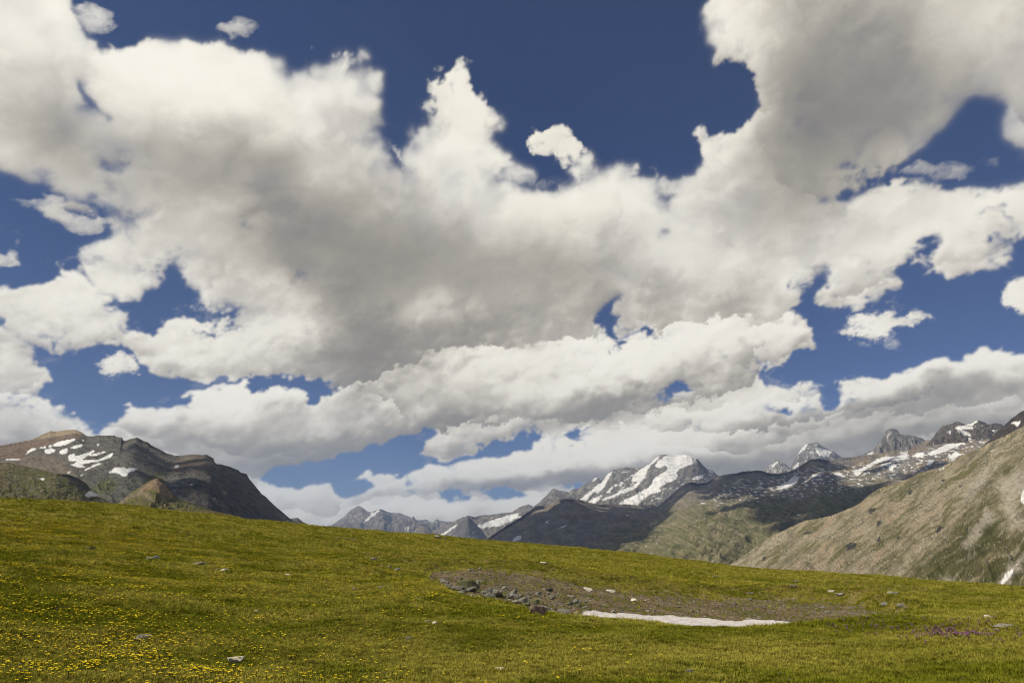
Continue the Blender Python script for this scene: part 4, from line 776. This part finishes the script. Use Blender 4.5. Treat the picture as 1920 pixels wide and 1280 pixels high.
R_(523, 1079, 9, 4, M_GREY, "small grey stone just left of the pale flat stone by the turf scar", 4, 0, deep=.3)
R_(570, 1082, 7, 3, M_GREY, "tiny grey stone just right of the pale flat stone by the turf scar", 0, 0, deep=.3)
R_(782, 1125, 13, 4, M_GREY, "grey stone lying in grass below the flowery rise in mid meadow", 5, 0, deep=.3)
R_(664, 1108, 9, 6, M_GREY, "grey stone in the dark turf scar on the left of the hollow", 6, 0, deep=.3)
R_(715, 1104, 18, 3, M_GREY, "thin long grey slab beside the flowery rise in mid meadow", 7, 0, deep=.4)
R_(769, 1202, 16, 5, M_GREY, "low grey stone in the grass under the pale pair of stones", 8, 0, deep=.4)
R_(666, 1220, 16, 4, M_BROWN, "low brownish stone in the grass left of the low grey stone", 1, 0, deep=.4)
R_(480, 1150, 9, 4, M_PALE, "tiny cream stone in the grass left of centre", 2, 0, deep=.3)
R_(1291, 1269, 17, 7, M_GREY, "grey stone at the very bottom of the meadow, right of centre", 4, .2, deep=.3)
R_(1327, 1262, 10, 5, M_GREEN, "small greenish stone beside the grey stone at the meadow's bottom edge", 5, 0, deep=.3)
R_(1080, 1191, 6, 4, M_PALE, "tiny pale stone on the grass crest below the left end of the snow", 6, 0, deep=.3)
R_(1885, 1181, 34, 8, M_GREY, "broad light grey slab at the right edge beside the purple flowers", 7, 0, deep=.3)
R_(1854, 1162, 14, 8, M_PALE, "round pale boulder above the broad grey slab at the right edge", 8, 0, rmin=24, deep=.2)
R_(1675, 1115, 20, 7, M_GREY, "flat light grey rock on the right green slope under the scree mountain", 1, 0, rmin=30, deep=.3)
R_(1576, 1119, 22, 8, M_GREY, "rounded grey boulder above the brown ground, nearest the hollow on the right slope", 2, 0, rmin=30, deep=.3)
R_(1561, 1111, 16, 6, M_PALE, "pale rock just up-slope of the rounded grey boulder", 3, 0, rmin=30, deep=.3)
R_(1487, 1104, 16, 7, M_GREY, "grey rock on the green slope, right one of two level with each other", 4, 0, rmin=30, deep=.3)
R_(1458, 1106, 12, 5, M_GREY, "grey rock on the green slope, left one of two level with each other", 5, 0, rmin=30, deep=.3)
R_(1493, 1092, 13, 6, M_DARK, "dark pointed rock under the skyline of the right slope", 6, .4, .3, rmin=30, deep=.2)
R_(1340, 1083, 14, 5, M_GREY, "grey flat rock high on the right slope near the skyline", 7, 0, rmin=30, deep=.3)
R_(1553, 1149, 14, 7, M_GREY, "grey stone on the brown gravel right of the hollow", 8, 0, rmin=27, deep=.3)
R_(1660, 1138, 22, 9, M_GREY, "larger grey rock of a cluster at the right end of the brown gravel", 0, .2, rmin=27, deep=.25)
R_(1692, 1140, 16, 8, M_GREY, "smaller grey rock of a cluster at the right end of the brown gravel", 1, -.2, rmin=27, deep=.25)
R_(1640, 1150, 11, 4, M_GREY, "low grey stone below the cluster at the right end of the brown gravel", 3, -.2, rmin=27, deep=.25)
R_(1870, 1153, 16, 4, M_GREY, "flat grey stone on the far right slope above the round pale boulder", 2, 0, rmin=27, deep=.3)
R_(1104, 1108, 18, 6, M_PALE, "long light slab on the turf bank, left one of two lying above the brown dirt", 3, -.3, .2, rmin=30, deep=.2)
R_(1145, 1112, 18, 7, M_PALE, "long light slab on the turf bank, right one of two lying above the brown dirt", 4, -.4, .25, rmin=30, deep=.2)
R_(1190, 1127, 16, 5, M_PALE, "light elongated stone in the brown dirt above the snow", 5, -.3, .2, rmin=28, deep=.2)
R_(1150, 1149, 10, 7, M_GREY, "rounded bluish grey stone on the dirt just behind the snow patch", 6, 0, rmin=25, deep=.2)
R_(1134, 1137, 10, 5, M_GREY, "blue grey stone in brown dirt above the left half of the snow", 7, 0, rmin=25, deep=.2)
R_(822, 1010, 14, 6, M_GREY, "light grey rock breaking the meadow skyline below the blue peaks", 8, .3, .3, rmin=60, deep=.1)
R_(834, 1011, 9, 4, M_DARK, "small dark rock touching the light grey one on the meadow skyline", 0, 0, rmin=60, deep=.1)
R_(635, 1011, 10, 4, M_GREY, "grey stone, left one of a row of three on the upper meadow", 1, 0, rmin=40, deep=.2)
R_(649, 1013, 7, 3, M_GREY, "grey stone, middle one of a row of three on the upper meadow", 2, 0, rmin=40, deep=.2)
R_(663, 1013, 10, 4, M_GREY, "grey stone, right one of a row of three on the upper meadow", 3, 0, rmin=40, deep=.2)
R_(1018, 1057, 12, 4, M_PALE, "pale stone lying on the yellow grass slope above the turf edge", 4, -.3, rmin=40, deep=.2)
R_(1378, 1256, 8, 3, M_PALE, "tiny light stone in short grass at bottom right of centre", 5, 0, deep=.3)
# the band of rubble in the hollow: each of the larger stones
rg = random.Random(11); _n_r = 0
BIG = [(872,1098,30,14,2),(858,1104,22,9,1),(842,1100,16,8,1),(890,1100,18,8,1),(886,1106,20,9,1),(866,1110,18,7,1),(925,1108,16,8,0),(933,1117,24,12,0),(918,1118,20,9,1),(908,1112,14,7,1),(962,1112,18,8,1),(966,1118,20,6,0),(978,1128,26,9,0),(993,1134,20,7,1),(968,1131,18,6,0),(1001,1128,14,7,2),(985,1137,18,6,2),(1026,1142,16,7,0),(1040,1146,14,6,1),(1058,1148,24,8,0),(1100,1152,18,8,1),(1112,1150,14,8,1),(955,1120,14,6,1),(942,1108,12,5,0),(835,1091,14,6,0),(828,1086,12,5,0),(947,1101,14,5,0),(899,1090,16,5,0),(1030,1105,10,6,1),(1036,1118,12,6,0),(1010,1112,9,5,0),(1070,1118,11,6,0),(1080,1127,14,7,0),(1068,1130,10,5,0),(900,1065,10,4,0),(884,1068,14,5,0),(925,1122,9,7,3),(700,1050,14,6,0),(745,1068,12,5,0),(730,1062,8,4,0)]
mats = [M_GREY, M_DARK, M_GREEN, M_PALE]
for i, (px_, py_, w_, h_, mi) in enumerate(BIG):
    o = rock(px_, py_ + 3, w_, h_, mats[mi], ["grey angular stone in the rubble band of the hollow", "dark angular stone wedged in the rubble band of the hollow", "mossy angular stone in the rubble band of the hollow", "small white stone in the rubble band of the hollow"][mi], i * 3 + 1, rg.uniform(0, 6), rg.uniform(-.35, .35), name="stone", rmin=24, deep=.2, grow=1.25)
    o['category'] = "stone"; o['group'] = ["grey stones of the rubble band", "dark stones of the rubble band", "mossy stones of the rubble band", "white stones of the rubble band"][mi]
for i in range(250):
    if i < 130:
        t_ = rg.random() ** .8; px_ = 815 + 290 * t_; py_ = 1086 + 66 * t_ + rg.gauss(0, 9) - 3; w_ = rg.uniform(4, 11)
    else: px_ = rg.uniform(1060, 1720); py_ = rg.uniform(1112, 1165); w_ = rg.uniform(3.5, 10)
    if sample(_dm, np.array([px_]), np.array([py_]))[0] < .35: continue
    mi = rg.choice([0, 0, 0, 1, 1, 3] if i > 130 else [0, 0, 1, 1, 2])
    if mi == 3: w_ *= .7
    band_ = i < 130
    o = rock(px_, py_, w_, w_ * rg.uniform(.35, .6), mats[mi], None, rg.randrange(90), rg.uniform(0, 6), rg.uniform(-.4, .4), name="stone", rmin=24.5, deep=.25)
    kd = ["grey", "dark", "mossy", "pale"][mi]
    if band_: tag(o, {"grey": "grey angular stone in the rubble band of the hollow", "dark": "dark angular stone wedged in the rubble band of the hollow", "mossy": "mossy angular stone in the rubble band of the hollow"}[kd], "stone", kd + " stones of the rubble band")
    else: tag(o, kd + " stone scattered on the bare brown dirt behind the snow", "stone", kd + " stones scattered on the dirt")
print("rocks", time.time() - T0)

# ================================================================ instanced ground cover
proto_coll = bpy.data.collections.new("ground_cover_kinds")
def cover_material(name, dark, light, tip=None, trans=.25):
    m, n, l = new_mat(name); out = n.new("ShaderNodeOutputMaterial")
    at = n.new("ShaderNodeAttribute"); at.attribute_type = 'INSTANCER'; at.attribute_name = "dry"
    oi = n.new("ShaderNodeObjectInfo")
    mx = n.new("ShaderNodeMix"); mx.data_type = 'RGBA'; mx.inputs[6].default_value = (*dark, 1); mx.inputs[7].default_value = (*light, 1); l.new(at.outputs['Fac'], mx.inputs[0])
    hs = n.new("ShaderNodeHueSaturation"); mr = n.new("ShaderNodeMapRange"); mr.inputs[3].default_value = .72; mr.inputs[4].default_value = 1.28; l.new(oi.outputs['Random'], mr.inputs[0]); l.new(mr.outputs[0], hs.inputs['Value']); l.new(mx.outputs[2], hs.inputs['Color'])
    d = n.new("ShaderNodeBsdfDiffuse"); t = n.new("ShaderNodeBsdfTranslucent"); ms = n.new("ShaderNodeMixShader"); ms.inputs[0].default_value = trans
    l.new(hs.outputs[0], d.inputs[0]); l.new(hs.outputs[0], t.inputs[0]); l.new(d.outputs[0], ms.inputs[1]); l.new(t.outputs[0], ms.inputs[2]); l.new(ms.outputs[0], out.inputs[0]); return m
M_BLADE = cover_material("grass_blade", (.195, .208, .016), (.41, .365, .065))
def plain(name, c, rough=.6, trans=0.):
    m, n, l = new_mat(name); out = n.new("ShaderNodeOutputMaterial"); b = n.new("ShaderNodeBsdfPrincipled"); b.inputs['Base Color'].default_value = (*c, 1); b.inputs['Roughness'].default_value = rough; b.inputs['Specular IOR Level'].default_value = .2
    nz = n.new("ShaderNodeTexNoise"); nz.inputs['Scale'].default_value = 60; mr = n.new("ShaderNodeMapRange"); mr.inputs[3].default_value = .8; mr.inputs[4].default_value = 1.2; l.new(nz.outputs[0], mr.inputs[0])
    mu = n.new("ShaderNodeVectorMath"); mu.operation = 'SCALE'; mu.inputs[0].default_value = c; l.new(mr.outputs[0], mu.inputs['Scale']); l.new(mu.outputs[0], b.inputs['Base Color'])
    l.new(b.outputs[0], out.inputs[0]); return m
M_YEL = plain("yellow_petal", (.95, .72, .010)); M_STEM = plain("flower_stem", (.07, .09, .02)); M_PUR = plain("purple_petal", (.36, .12, .38)); M_BLU = plain("blue_petal", (.16, .20, .55)); M_HEART = plain("flower_heart", (.80, .50, .01))
def tuft(seed, n=16, h=.07, spread=.045, wid=.0045):
    rg = random.Random(seed); V = []; F = []
    for k in range(n):
        a = rg.uniform(0, 6.28); d = spread * rg.random() ** .5; bx, by = d * math.cos(a), d * math.sin(a); a2 = a + rg.gauss(0, .8); ln = h * rg.uniform(.5, 1.15); lean = rg.uniform(.15, .85)
        ca, sa = math.cos(a2), math.sin(a2); w = wid * rg.uniform(.7, 1.3); tx, ty = -sa * w, ca * w; i = len(V)
        m_ = ln * .55
        V += [(bx - tx, by - ty, -.01), (bx + tx, by + ty, -.01), (bx + ca * m_ * lean * .5 + tx * .8, by + sa * m_ * lean * .5 + ty * .8, m_), (bx + ca * m_ * lean * .5 - tx * .8, by + sa * m_ * lean * .5 - ty * .8, m_),
              (bx + ca * ln * lean, by + sa * ln * lean, ln * (1.05 - .45 * lean))]
        F += [(i, i + 1, i + 2), (i, i + 2, i + 3), (i + 3, i + 2, i + 4)]
    return mesh_obj("grass_tuft", V, F, M_BLADE, False, link=False)
def flower_geo(rg, h, rad, petals=5, cup=.35, lean=.15):
    V = []; F = []; MI = []; a = rg.uniform(0, 6.28); tx, ty = lean * h * math.cos(a), lean * h * math.sin(a); w = .0022
    for (dx, dy) in ((w, 0), (0, w)):
        i = len(V); V += [(-dx, -dy, -.01), (dx, dy, -.01), (tx + dx, ty + dy, h), (tx - dx, ty - dy, h)]; F += [(i, i + 1, i + 2), (i, i + 2, i + 3)]; MI += [1, 1]
    i0 = len(V); V.append((tx, ty, h))
    for k in range(petals):
        t = k / petals * 6.283; dt = .52 * 6.283 / petals; i = len(V)
        for (tt, rr, zz) in ((t - dt, .55, .35), (t - dt * .75, 1, 1), (t + dt * .75, 1, 1), (t + dt, .55, .35)):
            V.append((tx + rad * rr * math.cos(tt), ty + rad * rr * math.sin(tt), h + rad * cup * zz))
        F += [(i0, i, i + 1), (i0, i + 1, i + 2), (i0, i + 2, i + 3)]; MI += [0] * 3
    i = len(V)
    for k in range(6): t = k / 6 * 6.283; V.append((tx + rad * .24 * math.cos(t), ty + rad * .24 * math.sin(t), h + rad * .22))
    V.append((tx, ty, h + rad * .34))
    for k in range(6): F.append((i + k, i + (k + 1) % 6, i + 6)); MI.append(2)
    return V, F, MI
def flower_mesh(name, seed, n, h, rad, spread, mat, petals=5):
    rg = random.Random(seed); V = []; F = []; MI = []
    for k in range(n):
        v, f, mi = flower_geo(rg, h * rg.uniform(.7, 1.2), rad * rg.uniform(.8, 1.2), petals); ox, oy = (rg.gauss(0, spread), rg.gauss(0, spread)) if n > 1 else (0, 0); i = len(V)
        V += [(x + ox, y + oy, z) for x, y, z in v]; F += [tuple(q + i for q in t) for t in f]; MI += mi
    return mesh_obj(name, V, F, [mat, M_STEM, M_HEART], False, link=False, fmat=MI)
def scatter(name, pts, scl, rot, dry, protos, kindlabel=None, kind="stuff"):
    """one object: a point per plant, Geometry Nodes set one of the kinds on each"""
    coll = bpy.data.collections.new(name + "_kinds")
    for p in protos: coll.objects.link(p)
    me = bpy.data.meshes.new(name); me.vertices.add(len(pts)); me.vertices.foreach_set('co', np.asarray(pts, np.float32).ravel())
    o = bpy.data.objects.new(name, me); SC.collection.objects.link(o)
    set_val(o, "scl", scl); set_val(o, "dry", dry)
    a = me.attributes.new("rot", 'FLOAT_VECTOR', 'POINT'); a.data.foreach_set('vector', np.asarray(rot, np.float32).ravel())
    ng = bpy.data.node_groups.new(name, 'GeometryNodeTree'); ng.interface.new_socket("Geometry", in_out='INPUT', socket_type='NodeSocketGeometry'); ng.interface.new_socket("Geometry", in_out='OUTPUT', socket_type='NodeSocketGeometry')
    N_, L_ = ng.nodes, ng.links
    gi = N_.new("NodeGroupInput"); go = N_.new("NodeGroupOutput"); ip = N_.new("GeometryNodeInstanceOnPoints"); ci = N_.new("GeometryNodeCollectionInfo"); ci.inputs[0].default_value = coll; ci.inputs[1].default_value = True; ci.inputs[2].default_value = True
    def attr(nm, ty):
        x = N_.new("GeometryNodeInputNamedAttribute"); x.data_type = ty; x.inputs[0].default_value = nm; return [s for s in x.outputs if s.enabled][0]
    L_.new(gi.outputs[0], ip.inputs['Points']); L_.new(ci.outputs[0], ip.inputs['Instance']); ip.inputs['Pick Instance'].default_value = True
    L_.new(attr("scl", 'FLOAT'), ip.inputs['Scale']); L_.new(attr("rot", 'FLOAT_VECTOR'), ip.inputs['Rotation']); L_.new(ip.outputs[0], go.inputs[0])
    md = o.modifiers.new("scatter", 'NODES'); md.node_group = ng
    tag(o, kindlabel, kind=kind); return o
RS = np.random.RandomState(5)
def strew(n, r0, r1, a0=-41, a1=41):
    az = np.radians(RS.uniform(a0, a1, n)); r = np.sqrt(RS.uniform(r0 * r0, r1 * r1, n)); z, dm, px, py = ground_z(az, r, parts=True)
    x = r * np.sin(az); y = r * np.cos(az); px, py = project(x, y, z); return az, r, x, y, z, dm, px, py
def grow_grass():
    P = []; S = []; D = []
    for (n, r0, r1, s0) in GRASS:
        az, r, x, y, z, dm, px, py = strew(n, r0, r1)
        d = turf_mix(x, y, r); g = fbm(x / .28, y / .28, 3, 425, .6)
        keep = (RS.rand(n) > sstep(.32, .80, dm + .50 * fbm(x / 2.4, y / 2.4, 5, 433, .6)) * .95) & (RS.rand(n) > sstep(.28, .44, fbm(x / .9, y / .9, 5, 431, .6)) * .8) & (RS.rand(n) > sample(_dk, px, py) * (r > 22) * .6)
        P.append(np.stack([x, y, z - .008], -1)[keep]); S.append((s0 * RS.uniform(.6, 1.25, n) * (1 + .5 * g))[keep]); D.append(np.clip(d + RS.normal(0, .16, n) + sstep(45, 120, r) * .15, 0, 1)[keep])
    P = np.concatenate(P); S = np.concatenate(S); D = np.concatenate(D); n = len(P)
    rot = np.stack([RS.normal(0, .12, n), RS.normal(0, .12, n) + .08, RS.uniform(0, 6.28, n)], -1)
    scatter("grass", P, S, rot, D, [tuft(k) for k in range(7)]); print("tufts", n)
GRASS = [(95000, 6.5, 16, .80), (80000, 16, 30, 1.25), (70000, 30, 60, 2.0), (60000, 60, 135, 3.4)]
grow_grass()
# where the yellow flowers stand thick (photo outlines), and the purple ones
YEL = [([(-60,1140),(120,1150),(260,1160),(300,1190),(420,1210),(480,1300),(-60,1300)],1.0),([(380,1190),(480,1195),(480,1230),(400,1225)],.8),([(-60,960),(160,970),(260,980),(380,1010),(300,1030),(120,1020),(-60,1040)],.9),
       ([(60,980),(150,985),(200,1000),(100,1005)],1.0),([(-60,1040),(200,1050),(320,1080),(560,1110),(520,1125),(260,1110),(-60,1100)],.6),([(240,955),(480,975),(700,990),(900,1015),(1060,1032),(1100,1050),(960,1050),(800,1035),(620,1020),(400,1000),(240,980)],.8),
       ([(540,1080),(700,1095),(830,1110),(900,1130),(980,1150),(900,1140),(760,1120),(620,1110)],.5),([(640,1250),(740,1240),(860,1270),(860,1300),(600,1300)],.35),([(480,1180),(620,1200),(760,1240),(700,1300),(480,1300)],.25),([(-60,930),(1400,1060),(1400,1130),(-60,1130)],.22),([(-60,1100),(1000,1150),(1300,1300),(-60,1300)],.08)]
_ym = 0
for _p, _w in YEL: _ym = np.maximum(_ym, blur(raster([_p]), 26) * _w)
_pm = np.maximum(blur(raster([[(1680,1180),(1760,1178),(1850,1180),(1860,1194),(1800,1200),(1720,1196)]]), 4) * 1.0, np.maximum(blur(raster([[(1630,1176),(1700,1178),(1700,1190),(1640,1186)]]), 4) * .6, blur(raster([[(1520,1170),(1560,1166),(1700,1158),(1880,1168),(1960,1200),(1900,1212),(1760,1206),(1620,1192)]]), 8) * .20))
def flowers():
    near = []
    def batch(n, r0, r1, s, thin=1.):
        az, r, x, y, z, dm, px, py = strew(n, r0, r1); m = sample(_ym, px, py) * sstep(-.35, .35, fbm(x / 1.6, y / 1.6, 4, 441, .6) + .1)
        k = (RS.rand(n) < m * thin) & (dm < .3); return np.stack([x, y, z], -1)[k], r[k], np.full(k.sum(), s)
    a = [batch(52000, 7, 15, 1.0, .42)]; mid = batch(90000, 15, 34, 1.0, .75)
    P = np.concatenate([q[0] for q in a]); R = np.concatenate([q[1] for q in a]); o = np.argsort(R); P = P[o]
    singles = P[:300]; rest = P[300:]
    protos = [flower_mesh("yellow_flower_head", 700 + k, 1, .080, .0165, 0, M_YEL).data for k in range(6)]
    for i, p in enumerate(singles):
        ob = bpy.data.objects.new("yellow_flower", protos[i % 6]); SC.collection.objects.link(ob); ob.location = p; ob.rotation_euler = (0, 0, RS.uniform(0, 6.28)); ob.scale = (RS.uniform(.8, 1.3),) * 3
        tag(ob, "small yellow flower standing above the short grass in the front of the meadow", "flower", "yellow flowers in the front of the meadow")
    b = [batch(100000, 34, 70, 1., .5), batch(120000, 70, 135, 1., .6)]
    n = len(rest); rot = lambda n: np.stack([RS.normal(0, .1, n), RS.normal(0, .1, n), RS.uniform(0, 6.28, n)], -1)
    scatter("yellow_wildflowers", rest, RS.uniform(.8, 1.3, n), rot(n), np.zeros(n), [flower_mesh("yellow_flower_kind", 720 + k, 1, .080, .0165, 0, M_YEL) for k in range(6)])
    n = len(mid[0]); scatter("yellow_wildflowers_middle", mid[0], RS.uniform(.8, 1.3, n), rot(n), np.zeros(n), [flower_mesh("yellow_flower_pair", 730 + k, 2, .080, .0175, .06, M_YEL) for k in range(5)])
    P2 = np.concatenate([q[0] for q in b]); n = len(P2)
    scatter("yellow_wildflowers_far", P2, RS.uniform(.8, 1.3, n), rot(n), np.zeros(n), [flower_mesh("yellow_flower_group", 740 + k, 9, .11, .020, .16, M_YEL) for k in range(5)])
    print("yellow", len(rest), len(P2))
    # purple cushions on the mound at the right, small blue ones here and there
    az, r, x, y, z, dm, px, py = strew(160000, 12, 21.5, 22, 40); k = np.nonzero(RS.rand(len(x)) < sample(_pm, px, py) * .028)[0]; print("purple", len(k)); k = k[np.argsort(r[k])]
    pp = [flower_mesh("purple_flower_head", 760 + j, 3, .06, .013, .012, M_PUR).data for j in range(4)]
    for i, j in enumerate(k[:290]):
        ob = bpy.data.objects.new("purple_flower", pp[i % 4]); SC.collection.objects.link(ob); ob.location = (x[j], y[j], z[j]); ob.rotation_euler = (0, 0, RS.uniform(0, 6.28)); ob.scale = (RS.uniform(.8, 1.3),) * 3
        tag(ob, "small purple flower on the grassy mound at the right", "flower", "purple flowers on the right mound")
    k2 = k[290:]
    if len(k2): scatter("purple_wildflowers", np.stack([x, y, z], -1)[k2], RS.uniform(.8, 1.3, len(k2)), rot(len(k2)), np.zeros(len(k2)), [flower_mesh("purple_flower_kind", 770 + j, 3, .06, .013, .012, M_PUR) for j in range(4)])
    az, r, x, y, z, dm, px, py = strew(150, 7.5, 18); bb = [flower_mesh("blue_flower_head", 780 + j, 1, .055, .010, 0, M_BLU).data for j in range(3)]
    for i in range(150):
        ob = bpy.data.objects.new("blue_flower", bb[i % 3]); SC.collection.objects.link(ob); ob.location = (x[i], y[i], z[i]); ob.rotation_euler = (0, 0, RS.uniform(0, 6.28)); ob.scale = (RS.uniform(.7, 1.1),) * 3
        tag(ob, "tiny pale blue flower low in the meadow grass", "flower", "tiny blue flowers in the meadow")
flowers()
def gravel():
    az, r, x, y, z, dm, px, py = strew(130000, 23, 75, -16, 38); k = (RS.rand(len(x)) < sstep(.4, .85, dm + .3 * fbm(x / 2.4, y / 2.4, 5, 433, .6)) * .6); n = int(k.sum())
    ps = []
    for j in range(6):
        me = rock_mesh("gravel_piece", 40 + j, .55, [M_BROWN, M_BROWN, M_DARK, M_GREY, M_GREEN, M_BROWN][j], 2); ps.append(bpy.data.objects.new("gravel_piece", me))
    s = .02 + .075 * RS.rand(n) ** 3.4
    scatter("gravel", np.stack([x, y, z], -1)[k], s, np.stack([RS.normal(0, .3, n), RS.normal(0, .3, n), RS.uniform(0, 6.28, n)], -1), np.zeros(n), ps); print("gravel", n)
gravel()
# ================================================================ mountain air
def haze():
    import bmesh
    bm = bmesh.new(); bmesh.ops.create_cube(bm, size=1)
    me = bpy.data.meshes.new("haze"); bm.to_mesh(me); bm.free(); o = bpy.data.objects.new("haze", me); SC.collection.objects.link(o)
    z0, z1 = -1000, 2150; o.scale = (26000 * 2, 26000 * 2, z1 - z0); o.location = (0, 0, (z0 + z1) / 2)
    m, n, l = new_mat("mountain_air"); out = n.new("ShaderNodeOutputMaterial"); v = n.new("ShaderNodeVolumePrincipled"); v.inputs['Color'].default_value = (.44, .62, 1, 1); v.inputs['Density'].default_value = HAZE; v.inputs['Anisotropy'].default_value = .1
    l.new(v.outputs[0], out.inputs['Volume']); me.materials.append(m); tag(o, kind="stuff")
HAZE = 3.0e-5
haze()
# ================================================================ clouds overhead, outside the view: their shade lies on the ridges
def clouds_overhead():
    H = 4500.; polys = []
    def drop(info, pts):
        px, py, x, y, z = (info[k].ravel() for k in ('px', 'py', 'x', 'y', 'z')); out = []
        p = np.array(pts, float); q = []
        for a, b in zip(p, np.roll(p, -1, 0)):
            for s in np.linspace(0, 1, 6)[:-1]: q.append(a + (b - a) * s)
        for (u, v) in q:
            i = int(np.argmin((px - u) ** 2 + (py - v) ** 2)); t = (H - z[i]) / SUN_DIR.z; out.append((x[i] + SUN_DIR.x * t, y[i] + SUN_DIR.y * t))
        return out
    polys.append(drop(INF_I, [(895,1035),(940,985),(1065,928),(1230,940),(1330,878),(1530,848),(1585,872),(1560,890),(1500,905),(1400,918),(1310,938),(1235,960),(1225,984),(1175,1004),(1120,1028),(1060,1060),(900,1060)]))
    polys.append(drop(INF_I, [(1320,962),(1400,938),(1480,926),(1600,914),(1720,886),(1760,895),(1640,960),(1540,1000),(1470,1004),(1410,988),(1375,972),(1395,960)]))
    polys.append(drop(INF_A, [(330,880),(400,860),(470,890),(575,985),(570,1010),(380,990),(320,940)]))
    V = []; F = []
    for n_, p in enumerate(polys):
        a = np.array(p); st = 30.; gx = np.arange(a[:, 0].min() - 300, a[:, 0].max() + 300, st); gy = np.arange(a[:, 1].min() - 300, a[:, 1].max() + 300, st); X, Y = np.meshgrid(gx, gy)
        wx = X + 300 * fbm(X / 420., Y / 420., 6, 601, .68); wy = Y + 300 * fbm(X / 420., Y / 420., 6, 603, .68)
        m = inpoly(wx, wy, a) & (fbm(X / 380., Y / 380., 5, 611, .6) > -.22); top = H + 60 + 420 * puffs(X / 500., Y / 500., 2, 605); bot = H - 40 * puffs(X / 300., Y / 300., 1, 607)
        inner = m.copy(); inner[1:-1, 1:-1] = m[1:-1, 1:-1] & m[:-2, 1:-1] & m[2:, 1:-1] & m[1:-1, :-2] & m[1:-1, 2:]
        top = np.where(inner, top, H); bot = np.where(inner, bot, H - 1)
        i = np.arange(X.size).reshape(X.shape); ok = m[:-1, :-1] & m[1:, :-1] & m[:-1, 1:] & m[1:, 1:]
        f = np.stack([i[:-1, :-1], i[:-1, 1:], i[1:, 1:], i[1:, :-1]], -1)[ok]; k0 = sum(len(v) for v in V); k = X.size
        V += [np.stack([X, Y, top], -1).reshape(-1, 3), np.stack([X, Y, bot], -1).reshape(-1, 3)]; F += [f + k0, f[:, ::-1] + k0 + k]
    m_, n, l = new_mat("cloud_white"); out = n.new("ShaderNodeOutputMaterial"); d = n.new("ShaderNodeBsdfDiffuse"); t = n.new("ShaderNodeBsdfTranslucent"); ms = n.new("ShaderNodeMixShader"); ms.inputs[0].default_value = .5
    d.inputs[0].default_value = (.9, .9, .9, 1); t.inputs[0].default_value = (.9, .9, .9, 1); l.new(d.outputs[0], ms.inputs[1]); l.new(t.outputs[0], ms.inputs[2]); l.new(ms.outputs[0], out.inputs[0])
    o = mesh_obj("clouds", np.concatenate(V), np.concatenate(F), m_); tag(o, kind="stuff")
clouds_overhead()
print("done", time.time() - T0)
